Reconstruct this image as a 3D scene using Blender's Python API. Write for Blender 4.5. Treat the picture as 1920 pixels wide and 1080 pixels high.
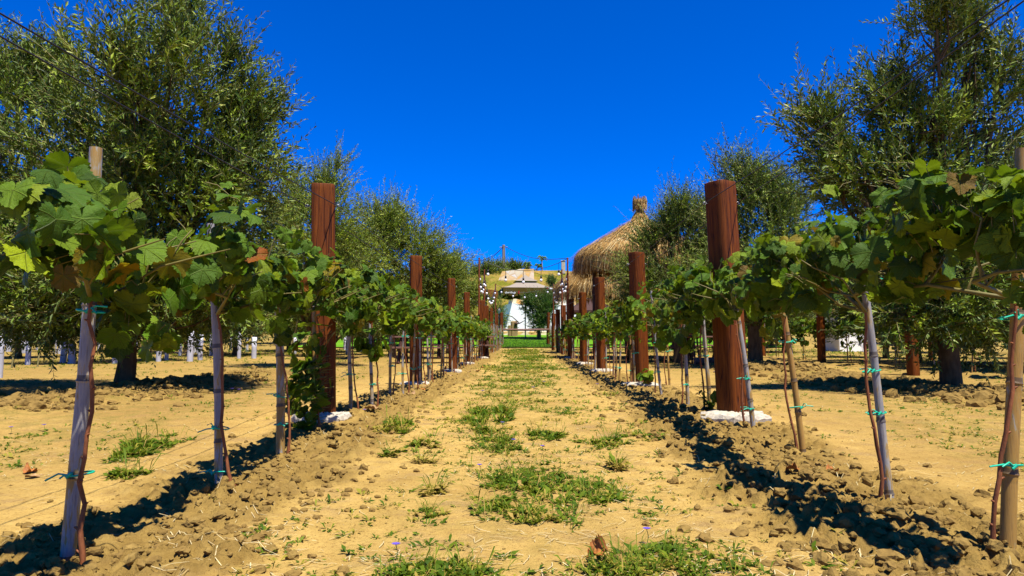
import bpy, math, random
import numpy as np
from mathutils import Vector, Matrix, Euler

R = math.radians
for o in list(bpy.data.objects): bpy.data.objects.remove(o)
SC = bpy.context.scene
COL = SC.collection
random.seed(7)
RNG = np.random.default_rng(11)

# ------------------------------------------------------------------ camera
FPX = 1280.0
EYE = 0.57
PITCH, YAW = math.atan(110/1280), math.atan(25/1280)
cam_d = bpy.data.cameras.new('camera'); cam = bpy.data.objects.new('camera', cam_d); COL.objects.link(cam)
cam_d.sensor_width = 36; cam_d.lens = 24; cam_d.clip_start = .05; cam_d.clip_end = 2000
cam.location = (0, 0, EYE); cam.rotation_euler = (R(90)+PITCH, 0, YAW)
SC.camera = cam
SC.view_settings.view_transform = 'Standard'; SC.view_settings.look = 'None'
SC.view_settings.exposure = 1.1; SC.view_settings.gamma = 1

# ------------------------------------------------------------------ world + sun
SUN = Vector((.225, -.30, .92)).normalized()
el = math.asin(SUN.z); az = math.atan2(SUN.x, SUN.y)
W = bpy.data.worlds.new('World'); SC.world = W; W.use_nodes = True
wn = W.node_tree; wn.nodes.clear()
wo = wn.nodes.new('ShaderNodeOutputWorld'); wb = wn.nodes.new('ShaderNodeBackground')
sky = wn.nodes.new('ShaderNodeTexSky'); sky.sky_type = 'NISHITA'; sky.sun_disc = False
sky.sun_elevation = el; sky.sun_rotation = az; sky.altitude = 2500; sky.air_density = 1.0; sky.dust_density = 0.0; sky.ozone_density = 6.0
tintn = wn.nodes.new('ShaderNodeMix'); tintn.data_type = 'RGBA'; tintn.blend_type = 'MULTIPLY'; tintn.inputs[0].default_value = 1
tintn.inputs[7].default_value = (.0, .60, 1.62, 1)
wn.links.new(sky.outputs[0], tintn.inputs[6]); wn.links.new(tintn.outputs[2], wb.inputs[0])
wb.inputs[1].default_value = .064
wn.links.new(wb.outputs[0], wo.inputs[0])
sd = bpy.data.lights.new('sun', 'SUN'); sd.energy = 5.0; sd.angle = R(.5); sd.color = (1, .94, .84)
so = bpy.data.objects.new('sun', sd); COL.objects.link(so)
so.rotation_euler = SUN.to_track_quat('Z', 'Y').to_euler(); so.location = (10, -10, 30)

# ------------------------------------------------------------------ numpy noise
def _h(ix, iy, s):
    n = (ix.astype(np.int64)*374761393 + iy.astype(np.int64)*668265263 + s*974711) & 0xffffffff
    n = ((n ^ (n >> 13))*1274126177) & 0xffffffff
    n = (n ^ (n >> 16)); n = (n*2246822519) & 0xffffffff; n ^= (n >> 13)
    return (n & 0xffffff)/float(0x1000000)
def vn(x, y, s=0):
    x = np.asarray(x, float); y = np.asarray(y, float)
    ix = np.floor(x); iy = np.floor(y); fx = x-ix; fy = y-iy
    fx = fx*fx*(3-2*fx); fy = fy*fy*(3-2*fy)
    a = _h(ix, iy, s); b = _h(ix+1, iy, s); c = _h(ix, iy+1, s); d = _h(ix+1, iy+1, s)
    return (a*(1-fx)+b*fx)*(1-fy)+(c*(1-fx)+d*fx)*fy
def fbm(x, y, s=0, o=4):
    r = 0; a = .5; t = 0
    for k in range(o):
        r = r+a*vn(x*(2**k)+k*3.1, y*(2**k)-k*7.7, s+k); t += a; a *= .5
    return r/t
def worley(x, y, s=0):
    ix = np.floor(x); iy = np.floor(y)
    f1 = np.full(np.shape(x), 9.); f2 = f1.copy(); idv = np.zeros(np.shape(x))
    for i in (-1, 0, 1):
        for j in (-1, 0, 1):
            cx = ix+i+_h(ix+i, iy+j, s); cy = iy+j+_h(ix+i, iy+j, s+51)
            d = np.hypot(cx-x, cy-y); v = _h(ix+i, iy+j, s+99)
            n = d < f1
            f2 = np.where(n, f1, np.minimum(f2, d)); idv = np.where(n, v, idv); f1 = np.where(n, d, f1)
    return f1, f2, idv
def sstep(a, b, x):
    t = np.clip((x-a)/(b-a), 0, 1); return t*t*(3-2*t)

# ------------------------------------------------------------------ terrain height
PY = [-40, 0, 3.4, 4.4, 6, 12, 14, 20, 30, 40, 41, 50, 60, 66, 120, 500]
PZ = [-.3, -.13, -.13, -.10, -.01, 0, .045, .11, .27, .42, .50, 1.05, 1.52, 1.7, 2.5, 4]
def base_h(x, y): return np.interp(y, PY, PZ)
def till_mask(x, y):
    w = (vn(x*3, y*3, 5)-.5)*.35
    m = np.maximum(1-sstep(.30, .55, np.abs(x+1.42)+w), 1-sstep(.40, .68, np.abs(x-1.50)+w))
    for fx, fy in ((-1.66, 5.6), (1.85, 5.7), (-1.62, 10.1), (1.70, 10.), (-1.5, 14.), (1.6, 14.3)): m = m*(1-.9*np.exp(-((x-fx)**2+(y-fy+.05)**2)/.085))
    m = m*(1-sstep(36, 40, y))
    sd_ = np.maximum(1-sstep(.35, .75, np.abs(x+4.9)+w), 1-sstep(.5, .95, np.abs(x-5.3)+w))
    sd_ = sd_*(.35+.65*sstep(.35, .6, vn(y*.35, x*.2, 8)))*(1-sstep(28, 34, y))
    sd2 = (1-sstep(.3, .7, np.abs(x-8.3)+w))*.6*(1-sstep(28, 34, y))
    return m, np.maximum(sd_, sd2)
def ground_h(x, y):
    x = np.asarray(x, float); y = np.asarray(y, float)
    m, ms = till_mask(x, y)
    far = 1-sstep(30, 45, y)
    h = base_h(x, y)+far*(.03*(fbm(x*.8, y*.8, 1, 3)-.5)+.012*(fbm(x*5, y*5, 2, 3)-.5)+.006*(fbm(x*28, y*28, 12, 2)-.5))
    wx = x+.05*(vn(x*9, y*9, 31)-.5); wy = y+.05*(vn(x*9, y*9, 32)-.5)
    f1, f2, iv = worley(wx*11, wy*11, 3)
    g1, g2, jv = worley(wx*26, wy*26, 4)
    lump = np.minimum(np.clip((f2-f1)*2.2, 0, 1), 1-.5*np.clip(f1, 0, 1)**2)*(.15+.85*iv)
    lump2 = np.minimum(np.clip((g2-g1)*2.0, 0, 1), 1-.4*np.clip(g1, 0, 1)**2)*(.1+.9*jv)
    cl = .036*lump+.026*lump2+.014*fbm(x*40, y*40, 6, 2)
    big = .25+.75*fbm(x*2.2, y*2.2, 9, 2)
    h = h+m*(.028+cl*1.0*big*2.0)*far-m*.045
    h = h+ms*(.04+cl*2.0*(.3+1.0*vn(x*1.7, y*1.7, 14)))*far
    return h
def gz(x, y): return float(ground_h(np.array([x]), np.array([y]))[0])
def bz(x, y): return float(base_h(x, y))

# pixel helpers (photo pixel + a depth -> world point)
CM = Euler((R(90)+PITCH, 0, YAW)).to_matrix()
def ray(px, py): return CM @ Vector(((px-960)/FPX, -(py-540)/FPX, -1))
def P(px, py, Y):
    d = ray(px, py); return Vector((0, 0, EYE))+d*(Y/d.y)
def G(px, py):
    d = ray(px, py); lo, hi = .5, 80.
    t = lo
    while t < hi:
        p = Vector((0, 0, EYE))+d*(t/d.y)
        if p.z <= bz(p.x, p.y): break
        t *= 1.004
    return p

# ------------------------------------------------------------------ mesh builder
class MB:
    def __init__(s): s.v = []; s.q = []; s.t = []; s.n = 0; s.qt = []; s.tt = []; s.a = []; s.has = False
    def add(s, v, f, tint=.5, a3=None):
        v = np.asarray(v, float).reshape(-1, 3); f = np.asarray(f, int)
        if len(f) == 0: return
        tv = np.broadcast_to(np.asarray(tint, float), (len(f),))
        if f.shape[1] == 4: s.q.append(f+s.n); s.qt.append(tv)
        else: s.t.append(f+s.n); s.tt.append(tv)
        s.v.append(v); s.n += len(v)
        if a3 is not None: s.has = True; s.a.append(np.asarray(a3, float).reshape(-1, 3))
        else: s.a.append(np.zeros((len(v), 3)))
    def tube(s, pts, rad, n=6, cap=True, tint=.5, jit=0):
        pts = np.asarray([tuple(p) for p in pts], float); k = len(pts)
        rad = np.broadcast_to(np.asarray(rad, float), (k,))
        tg = np.gradient(pts, axis=0); tg /= np.linalg.norm(tg, axis=1)[:, None]+1e-9
        ref = np.array([0, 0, 1.]) if abs(tg[0][2]) < .8 else np.array([1., 0, 0])
        u = np.cross(tg, ref); u /= np.linalg.norm(u, axis=1)[:, None]+1e-9
        w = np.cross(tg, u)
        a = np.arange(n)*2*math.pi/n
        rr = rad[:, None]*(1+jit*(RNG.random((k, n))-.5))
        ring = pts[:, None, :]+rr[:, :, None]*(np.cos(a)[None, :, None]*u[:, None, :]+np.sin(a)[None, :, None]*w[:, None, :])
        V = ring.reshape(-1, 3)
        i = np.arange(k-1)[:, None]*n; j = np.arange(n)[None, :]; j2 = (j+1) % n
        F = np.stack([i+j, i+n+j, i+n+j2, i+j2], -1).reshape(-1, 4)
        s.add(V, F, tint)
        if cap:
            for e, fl in ((0, 0), (k-1, 1)):
                VV = np.vstack([ring[e], pts[e]]); jj = np.arange(n)
                FF = np.stack([jj, (jj+1) % n, np.full(n, n)], -1)
                if fl: FF = FF[:, [1, 0, 2]]
                s.add(VV, FF, tint)
    def box(s, c, d, rz=0, tint=.5, bev=0):
        x, y, z = d[0]/2, d[1]/2, d[2]/2
        if bev:
            b = bev; V = []; 
            prof = [(-x+b, -y), (x-b, -y), (x, -y+b), (x, y-b), (x-b, y), (-x+b, y), (-x, y-b), (-x, -y+b)]
            for zz, sc in ((-z, 1), (z-b, 1), (z, 0)):
                for p in prof:
                    q = p if sc else (p[0]-math.copysign(b, p[0]), p[1]-math.copysign(b, p[1]))
                    V.append((q[0], q[1], zz))
            V = np.array(V); F = [(r*8+i, r*8+(i+1) % 8, r*8+8+(i+1) % 8, r*8+8+i) for r in (0, 1) for i in range(8)]
            V2 = np.vstack([V, [[0, 0, z], [0, 0, -z]]]); T = [(16+i, 16+(i+1) % 8, 24) for i in range(8)]+[((i+1) % 8, i, 25) for i in range(8)]
            ca, sa = math.cos(rz), math.sin(rz); M_ = np.array([[ca, sa, 0], [-sa, ca, 0], [0, 0, 1]])
            s.add(V2@M_+np.array(c), F, tint); s.add(V2@M_+np.array(c), T, tint); return
        V = np.array([(i*x, j*y, k*z) for k in (-1, 1) for j in (-1, 1) for i in (-1, 1)])
        ca, sa = math.cos(rz), math.sin(rz); M_ = np.array([[ca, sa, 0], [-sa, ca, 0], [0, 0, 1]])
        F = [(0, 2, 3, 1), (4, 5, 7, 6), (0, 1, 5, 4), (2, 6, 7, 3), (0, 4, 6, 2), (1, 3, 7, 5)]
        s.add(V@M_+np.array(c), F, tint)
    def lathe(s, prof, c=(0, 0, 0), n=24, tint=.5, jit=0):
        prof = np.array(prof, float); k = len(prof); a = np.arange(n)*2*math.pi/n
        rr = prof[:, 0][:, None]*(1+jit*(RNG.random((k, n))-.5))
        V = np.stack([rr*np.cos(a), rr*np.sin(a), np.broadcast_to(prof[:, 1][:, None], (k, n))], -1).reshape(-1, 3)+np.array(c)
        i = np.arange(k-1)[:, None]*n; j = np.arange(n)[None, :]; j2 = (j+1) % n
        s.add(V, np.stack([i+j, i+j2, i+n+j2, i+n+j], -1).reshape(-1, 4), tint)
    def build(s, name, mat, parent=None, smooth=True, offset=None):
        V = np.vstack(s.v)
        if offset is not None: V = V-np.array(offset)
        me = bpy.data.meshes.new(name)
        q = np.vstack(s.q) if s.q else np.zeros((0, 4), int); t = np.vstack(s.t) if s.t else np.zeros((0, 3), int)
        loops = np.concatenate([q.ravel(), t.ravel()]).astype(np.int32)
        st = np.concatenate([np.arange(len(q))*4, len(q)*4+np.arange(len(t))*3]).astype(np.int32)
        me.vertices.add(len(V)); me.vertices.foreach_set('co', V.astype(np.float32).ravel())
        me.loops.add(len(loops)); me.loops.foreach_set('vertex_index', loops)
        me.polygons.add(len(st)); me.polygons.foreach_set('loop_start', st)
        me.polygons.foreach_set('use_smooth', np.full(len(st), smooth))
        me.update(calc_edges=True)
        ta = np.concatenate((s.qt or [np.zeros(0)])+(s.tt or [np.zeros(0)])).astype(np.float32)
        at = me.attributes.new('tint', 'FLOAT', 'FACE'); at.data.foreach_set('value', ta)
        if s.has:
            a = me.attributes.new('leafuv', 'FLOAT_VECTOR', 'POINT'); a.data.foreach_set('vector', np.vstack(s.a).astype(np.float32).ravel())
        me.materials.append(mat)
        o = bpy.data.objects.new(name, me); COL.objects.link(o)
        if parent: o.parent = parent
        return o
def thing(name, label, cat, loc=(0, 0, 0), group=None, rz=0):
    o = bpy.data.objects.new(name, None); COL.objects.link(o); o.location = loc; o.rotation_euler[2] = rz; o.empty_display_size = .1
    return tag(o, label, cat, group)
def tag(o, label=None, cat=None, group=None, kind=None):
    if label: o['label'] = label
    if cat: o['category'] = cat
    if group: o['group'] = group
    if kind: o['kind'] = kind
    return o
def dup(src, loc=None, rz=None, scale=None, label=None, group=None):
    r = src.copy(); COL.objects.link(r)
    def kids(a, b):
        for ch in list(a.children):
            c = ch.copy(); COL.objects.link(c); c.parent = b; kids(ch, c)
    kids(src, r)
    if loc is not None: r.location = loc
    if rz is not None: r.rotation_euler[2] = rz
    if scale is not None: r.scale = scale if hasattr(scale, '__len__') else (scale,)*3
    if label: r['label'] = label
    if group: r['group'] = group
    return r

# ------------------------------------------------------------------ materials
class NT:
    def __init__(s, name):
        s.m = bpy.data.materials.new(name); s.m.use_nodes = True; s.t = s.m.node_tree
        s.b = s.t.nodes['Principled BSDF']; s.out = s.t.nodes['Material Output']
    def n(s, ty, **k):
        nd = s.t.nodes.new(ty)
        for a, b in k.items(): setattr(nd, a, b)
        return nd
    def l(s, a, b): s.t.links.new(a, b)
    def coord(s, scale=(1, 1, 1), kind='Object'):
        tc = s.n('ShaderNodeTexCoord'); mp = s.n('ShaderNodeMapping'); s.l(tc.outputs[kind], mp.inputs[0]); mp.inputs['Scale'].default_value = scale
        return mp.outputs[0]
    def noise(s, vec, sc, det=4, rough=.55, dist=0):
        nd = s.n('ShaderNodeTexNoise'); s.l(vec, nd.inputs['Vector']); nd.inputs['Scale'].default_value = sc; nd.inputs['Detail'].default_value = det
        nd.inputs['Roughness'].default_value = rough; nd.inputs['Distortion'].default_value = dist; return nd.outputs[0]
    def ramp(s, fac, stops, interp='LINEAR'):
        nd = s.n('ShaderNodeValToRGB'); s.l(fac, nd.inputs[0]); cr = nd.color_ramp; cr.interpolation = interp
        while len(cr.elements) < len(stops): cr.elements.new(.5)
        for e, (p, c) in zip(cr.elements, stops):
            e.position = p; e.color = (c, c, c, 1) if not hasattr(c, '__len__') else (*c, 1)
        return nd.outputs[0]
    def mix(s, fac, a, b, mode='MIX'):
        nd = s.n('ShaderNodeMix', data_type='RGBA', blend_type=mode)
        for sock, v in ((nd.inputs[0], fac), (nd.inputs[6], a), (nd.inputs[7], b)):
            if hasattr(v, 'is_output') or isinstance(v, bpy.types.NodeSocket): s.l(v, sock)
            elif hasattr(v, '__len__'): sock.default_value = (*v, 1)
            else: sock.default_value = v
        return nd.outputs[2]
    def math(s, op, a, b=0.):
        nd = s.n('ShaderNodeMath', operation=op)
        for i, v in enumerate((a, b)):
            if isinstance(v, bpy.types.NodeSocket): s.l(v, nd.inputs[i])
            else: nd.inputs[i].default_value = v
        return nd.outputs[0]
    def bump(s, h, strength=.5, dist=.01):
        nd = s.n('ShaderNodeBump'); nd.inputs['Strength'].default_value = strength; nd.inputs['Distance'].default_value = dist
        s.l(h, nd.inputs['Height']); s.l(nd.outputs[0], s.b.inputs['Normal']); return nd.outputs[0]
    def col(s, c, k=.49):
        s.l(s.mix(1.0, c, (k, k, k), 'MULTIPLY'), s.b.inputs['Base Color'])
    def rough(s, r, spec=.3): s.b.inputs['Roughness'].default_value = r; s.b.inputs['Specular IOR Level'].default_value = spec
    def attr(s, name, out='Fac'): nd = s.n('ShaderNodeAttribute', attribute_name=name); return nd.outputs[out]
    def rnd(s): return s.n('ShaderNodeObjectInfo').outputs['Random']

def soil_mat():
    m = NT('soil'); v = m.coord((1, 1, 1))
    n1 = m.noise(v, 1.1, 5, .6); n2 = m.noise(v, 9, 6, .65); n3 = m.noise(v, 60, 4, .7)
    c = m.ramp(n1, [(.3, (.64, .41, .105)), (.5, (.88, .59, .165)), (.72, (.62, .375, .08))])
    c2 = m.ramp(n2, [(.3, (.42, .25, .07)), (.55, (.72, .47, .135)), (.8, (.92, .66, .24))])
    c = m.mix(.45, c, c2)
    c = m.mix(m.ramp(n3, [(.33, .8), (.45, 0)]), c, (.30, .155, .04))
    n4 = m.noise(m.coord((1, 1.3, 1)), 17, 5, .75); c = m.mix(m.ramp(n4, [(.60, 0), (.70, .5)]), c, (.46, .26, .085))
    n5 = m.noise(v, .55, 4, .6); c = m.mix(m.ramp(n5, [(.45, 0), (.65, .45)]), c, (.44, .27, .085))
    # dry litter patches
    lp = m.noise(m.coord((1, 1.6, 1)), 3.3, 5, .7)
    c = m.mix(m.ramp(lp, [(.52, 0), (.66, .7)]), c, m.ramp(m.noise(m.coord((2, 1, 1)), 70, 3, .8), [(.35, (.28, .15, .05)), (.6, (.62, .42, .18))]))
    # darker turned earth along the rows (its own colour)
    t = m.attr('till'); c = m.mix(m.math('MULTIPLY', t, .85), c, m.ramp(n2, [(.3, (.22, .13, .032)), (.65, (.46, .30, .080))]))
    so_ = m.attr('side'); c = m.mix(m.math('MULTIPLY', so_, .8), c, m.ramp(n3, [(.3, (.22, .12, .035)), (.6, (.56, .34, .095))]))
    g = m.attr('green'); gp = m.noise(v, 6, 4, .7)
    c = m.mix(m.math('MULTIPLY', g, m.ramp(gp, [(.42, 0), (.62, .8)])), c, m.ramp(n3, [(.3, (.10, .15, .02)), (.7, (.26, .26, .05))]))
    m.col(c, .55); m.rough(.95, .05)
    hb = m.math('ADD', m.math('MULTIPLY', m.noise(v, 120, 4, .7), .6), m.noise(v, 28, 6, .75))
    m.bump(hb, .8, .02); return m.m
def clod_mat():
    m = NT('clod'); v = m.coord()
    n = m.noise(v, 22, 5, .7); c = m.ramp(n, [(.3, (.24, .15, .04)), (.55, (.42, .275, .075)), (.8, (.60, .41, .12))])
    c = m.mix(m.math('MULTIPLY', m.attr('tint'), .4), c, (.34, .20, .06))
    m.col(c); m.rough(.95, .08); m.bump(m.noise(v, 90, 4, .7), .6, .01); return m.m
def leafmat(name, stops, under, veins=False, transl=.32, rough=.42, spec=.35):
    m = NT(name); t = m.attr('tint')
    c = m.ramp(t, stops)
    if veins:
        nd = m.n('ShaderNodeAttribute', attribute_name='leafuv'); sp = m.n('ShaderNodeSeparateXYZ'); m.l(nd.outputs['Vector'], sp.inputs[0])
        x, y = sp.outputs[0], sp.outputs[1]; ax = m.math('ABSOLUTE', x); tot = None; h = None
        for a in (0, 48, 100):
            s_, c_ = math.sin(R(a)), math.cos(R(a))
            al = m.math('ADD', m.math('MULTIPLY', ax, s_), m.math('MULTIPLY', y, c_))
            pr = m.math('ABSOLUTE', m.math('SUBTRACT', m.math('MULTIPLY', ax, c_), m.math('MULTIPLY', y, s_)))
            on = m.math('MULTIPLY', m.math('GREATER_THAN', al, 0), m.math('SUBTRACT', 1, m.math('MINIMUM', m.math('MULTIPLY', pr, 28), 1)))
            # side veins
            sv = m.math('SINE', m.math('MULTIPLY', m.math('SUBTRACT', al, m.math('MULTIPLY', pr, .9)), 34))
            sv = m.math('MULTIPLY', m.math('GREATER_THAN', sv, .86), m.math('MULTIPLY', m.math('GREATER_THAN', al, 0), m.math('LESS_THAN', pr, .28)))
            on = m.math('MAXIMUM', on, m.math('MULTIPLY', sv, .35))
            tot = on if tot is None else m.math('MAXIMUM', tot, on)
        c = m.mix(m.math('MULTIPLY', tot, .7), c, m.mix(.6, c, (.42, .52, .10)))
        nn = m.noise(nd.outputs['Vector'], 9, 4, .7)
        c = m.mix(m.ramp(nn, [(.25, .5), (.5, 0)]), c, m.mix(.6, c, (.02, .07, .008)))
        # browned spots
        sp_ = m.noise(m.coord((1, 1, 1)), 26, 3, .6)
        c = m.mix(m.ramp(sp_, [(.73, 0), (.79, .85)]), c, (.28, .09, .02))
        hh = m.math('SUBTRACT', m.math('MULTIPLY', nn, .5), m.math('MULTIPLY', tot, .45))
        m.bump(hh, .9, .010)
    geo = m.n('ShaderNodeNewGeometry')
    cc = m.mix(m.math('MULTIPLY', geo.outputs['Backfacing'], .8), c, m.mix(.5, c, under))
    m.col(cc); m.rough(rough, spec)
    tr = m.n('ShaderNodeBsdfTranslucent'); m.l(m.mix(1, m.mix(.35, c, (.36, .52, .02)), (.62, .62, .62), 'MULTIPLY'), tr.inputs[0])
    mx = m.n('ShaderNodeMixShader'); mx.inputs[0].default_value = transl
    m.l(m.b.outputs[0], mx.inputs[1]); m.l(tr.outputs[0], mx.inputs[2]); m.l(mx.outputs[0], m.out.inputs[0])
    return m.m
def bamboo_mat():
    m = NT('bamboo'); v = m.coord((6, 6, 1.0)); r = m.rnd()
    n = m.noise(v, 5, 5, .7, .4); f = m.noise(m.coord((60, 60, 2)), 4, 4, .7)
    gr = m.n('ShaderNodeAttribute', attribute_type='OBJECT', attribute_name='weathering').outputs['Fac']
    off = m.math('ADD', m.math('ADD', m.math('ADD', m.math('MULTIPLY', n, 1.5), m.math('MULTIPLY', m.math('SUBTRACT', m.noise(m.coord((3, 3, 3.2)), 1.6, 3, .6), 1.02), .5)), m.math('MULTIPLY', m.math('SUBTRACT', r, .5), .12)), gr)
    c = m.ramp(off, [(.40, (.62, .35, .075)), (.50, (.60, .40, .13)), (.56, (.62, .56, .46)), (.72, (.44, .42, .42))])
    c = m.mix(m.ramp(f, [(.30, .75), (.46, 0)]), c, (.16, .10, .05))
    c = m.mix(m.ramp(m.attr('tint'), [(.85, 0), (.95, .8)]), c, (.10, .07, .045))
    m.col(c); m.rough(.5, .35); m.bump(f, .35, .004); return m.m
def post_mat():
    m = NT('stained_wood'); v = m.coord((14, 14, .9))
    n = m.noise(v, 3, 6, .7, .6); f = m.noise(m.coord((70, 70, 1.6)), 3, 4, .7); r = m.rnd()
    c = m.ramp(n, [(.30, (.045, .010, .002)), (.44, (.21, .052, .003)), (.60, (.33, .090, .004)), (.82, (.54, .19, .025))])
    c = m.mix(m.ramp(f, [(.3, .6), (.48, 0)]), c, (.09, .015, .006))
    ck = m.noise(m.coord((11, 11, .35)), 2.0, 2, .4, .3)
    crack = m.ramp(m.math('ABSOLUTE', m.math('SUBTRACT', ck, .5)), [(.004, 1), (.017, 0)])
    c = m.mix(m.math('MULTIPLY', crack, .85), c, (.02, .005, .003))
    c = m.mix(m.math('MULTIPLY', r, .25), c, (.16, .022, .006))
    m.col(c); m.rough(.6, .15)
    m.bump(m.math('SUBTRACT', m.math('ADD', m.math('MULTIPLY', f, .5), n), m.math('MULTIPLY', crack, 2)), .55, .006); return m.m
def simple(name, c, rough=.6, spec=.3, var=.25, scale=12, metal=0, bump=.2, stretch=(1, 1, 1)):
    m = NT(name); v = m.coord(stretch); n = m.noise(v, scale, 5, .65)
    d = tuple(x*(1-var) for x in c); l_ = tuple(min(1, x*(1+var)) for x in c)
    cc = m.ramp(n, [(.3, d), (.7, l_)])
    t = m.attr('tint'); cc = m.mix(m.math('MULTIPLY', m.math('ABSOLUTE', m.math('SUBTRACT', t, .5)), .9), cc, d)
    m.col(cc, .82 if min(c) > .75 else (.56 if name == 'concrete' else .49)); m.rough(rough, spec); m.b.inputs['Metallic'].default_value = metal
    if bump: m.bump(n, bump, .01)
    return m.m
def thatch_mat():
    m = NT('thatch'); t = m.attr('tint')
    m.col(m.ramp(t, [(0, (.26, .13, .03)), (.4, (.58, .32, .075)), (.75, (.84, .51, .15)), (1, (1., .80, .38))])); m.rough(.7, .25); return m.m
def stone_mat():
    m = NT('stone'); v = m.coord(); vo = m.n('ShaderNodeTexVoronoi', feature='F1'); m.l(v, vo.inputs['Vector']); vo.inputs['Scale'].default_value = 1.5
    ve = m.n('ShaderNodeTexVoronoi', feature='DISTANCE_TO_EDGE'); m.l(v, ve.inputs['Vector']); ve.inputs['Scale'].default_value = 1.5
    sp = m.n('ShaderNodeSeparateColor'); m.l(vo.outputs['Color'], sp.inputs[0])
    c = m.ramp(sp.outputs[0], [(0, (.95, .48, .12)), (.3, (1., .82, .50)), (.6, (1., .92, .78)), (.9, (1., .60, .18))])
    c = m.mix(m.ramp(ve.outputs[0], [(.02, 1), (.06, 0)]), c, (.85, .62, .36)); m.col(c, .75); m.rough(.9, .1); m.bump(ve.outputs[0], .5, .05); return m.m
def lawn_mat():
    m = NT('lawn'); v = m.coord(); n = m.noise(v, 1.2, 5, .7); f = m.noise(v, 30, 4, .8)
    c = m.ramp(n, [(.3, (.12, .36, .004)), (.55, (.22, .52, .006)), (.75, (.36, .58, .015))]); c = m.mix(m.ramp(f, [(.3, .5), (.55, 0)]), c, (.08, .22, .004))
    m.col(c); m.rough(.8, .1); m.bump(f, .8, .05); return m.m
def hill_mat():
    m = NT('dry_slope'); v = m.coord(); n = m.noise(v, .45, 6, .7); f = m.noise(v, 5, 5, .75)
    c = m.ramp(n, [(.35, (.68, .42, .12)), (.48, (.46, .36, .07)), (.58, (.24, .27, .02)), (.8, (.15, .22, .015))])
    c = m.mix(m.ramp(f, [(.35, .5), (.6, 0)]), c, (.22, .14, .03)); m.col(c); m.rough(.95, .05); m.bump(f, .8, .2); return m.m

M = {}
M['soil'] = soil_mat(); M['clod'] = clod_mat()
M['grape'] = leafmat('grape_leaf', [(0, (.012, .052, .002)), (.30, (.034, .115, .002)), (.54, (.15, .32, .004)), (.82, (.46, .58, .010)), (.90, (.32, .36, .012)), (.945, (.55, .34, .01)), (.97, (.42, .12, .015)), (1, (.26, .06, .012))], (.14, .24, .03), True, .24, .45, .12)
M['olive'] = leafmat('olive_leaf', [(0, (.03, .075, .004)), (.5, (.17, .28, .008)), (.85, (.46, .58, .03)), (1, (.68, .72, .16))], (.36, .44, .14), False, .07, .5, .2)
M['olive_light'] = leafmat('olive_leaf_pale', [(0, (.08, .16, .006)), (.5, (.26, .38, .010)), (.85, (.48, .58, .03)), (1, (.70, .74, .12))], (.42, .50, .12), False, .12, .5, .2)
M['bush'] = leafmat('bush_leaf', [(0, (.035, .11, .006)), (.5, (.08, .20, .012)), (1, (.16, .30, .02))], (.12, .22, .04), False, .2)
M['weed'] = leafmat('weed_leaf', [(0, (.05, .12, .004)), (.4, (.11, .20, .010)), (.7, (.25, .33, .02)), (.85, (.50, .42, .05)), (1, (.66, .42, .12))], (.16, .24, .03), False, .25, .6, .1)
M['straw'] = simple('straw', (.95, .70, .36), .6, .2, .3, 30, 0, 0)
M['bamboo'] = bamboo_mat(); M['post'] = post_mat()
M['stem'] = simple('vine_wood', (.36, .12, .04), .65, .25, .5, 40, 0, .5, (1, 1, .25))
M['greenstem'] = simple('green_shoot', (.26, .22, .05), .55, .3, .3, 20, 0, 0)
M['bark'] = simple('olive_bark', (.17, .115, .055), .9, .1, .5, 14, 0, .9, (1, 1, .3))
M['twig'] = simple('olive_twig', (.44, .38, .15), .8, .1, .3, 10, 0, 0)
M['tie'] = simple('tie_plastic', (.0, .72, .42), .4, .45, .15, 30, 0, 0)
M['concrete'] = simple('concrete', (.68, .60, .46), .95, .1, .35, 26, 0, .9)
M['metal'] = simple('galvanised', (.55, .55, .58), .4, .5, .1, 10, .9, 0)
M['wire'] = simple('dark_wire', (.03, .028, .03), .5, .3, .2, 10, 0, 0)
M['tube'] = simple('pale_tube', (.74, .74, .84), .6, .3, .15, 4, 0, .1)
M['black'] = simple('black_plastic', (.015, .015, .018), .4, .4, .2, 10, 0, 0)
M['darkwood'] = simple('dark_wood', (.09, .035, .02), .6, .3, .4, 18, 0, .4, (1, 1, .2))
M['polewood'] = simple('pole_wood', (.34, .085, .022), .6, .25, .3, 12, 0, .4, (1, 1, .1))
M['plank'] = simple('weathered_plank', (.30, .16, .12), .7, .2, .3, 16, 0, .3, (.3, 1, 1))
M['thatch'] = thatch_mat(); M['stone'] = stone_mat(); M['lawn'] = lawn_mat(); M['hill'] = hill_mat()
M['white'] = simple('whitewash', (1.0, .98, .96), .9, .1, .02, 1.5, 0, .3)
M['canvas'] = simple('canvas', (.46, .39, .31), .85, .1, .05, 2, 0, .1)
M['valance'] = simple('shaded_canvas', (.16, .11, .018), .85, .1, .1, 2, 0, .1)  # beige canvas with the shade of the umbrella's inner side put into its colour
M['letter'] = simple('white_print', (1, .98, .95), .7, .1, .05, 2, 0, 0)
M['red'] = simple('red_print', (.70, .02, .015), .6, .2, .05, 2, 0, 0)
M['rust'] = simple('rust_roof', (.42, .11, .02), .7, .2, .3, 3, 0, .3)
M['greypole'] = simple('grey_pole', (.42, .36, .30), .8, .2, .15, 4, 0, .2)
M['lampglass'] = simple('lamp_glass', (.70, .72, .75), .15, .6, .05, 4, 0, 0)
M['flower'] = simple('chicory_petal', (.20, .13, .75), .6, .2, .2, 30, 0, 0)
M['yellow'] = simple('yellow_petal', (.80, .62, .01), .6, .2, .1, 30, 0, 0)
M['dryleaf'] = simple('dry_leaf', (.62, .22, .04), .65, .25, .5, 45, 0, .4)
M['paleleaf'] = simple('pale_dry_leaf', (.62, .36, .15), .65, .25, .4, 45, 0, .4)
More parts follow.
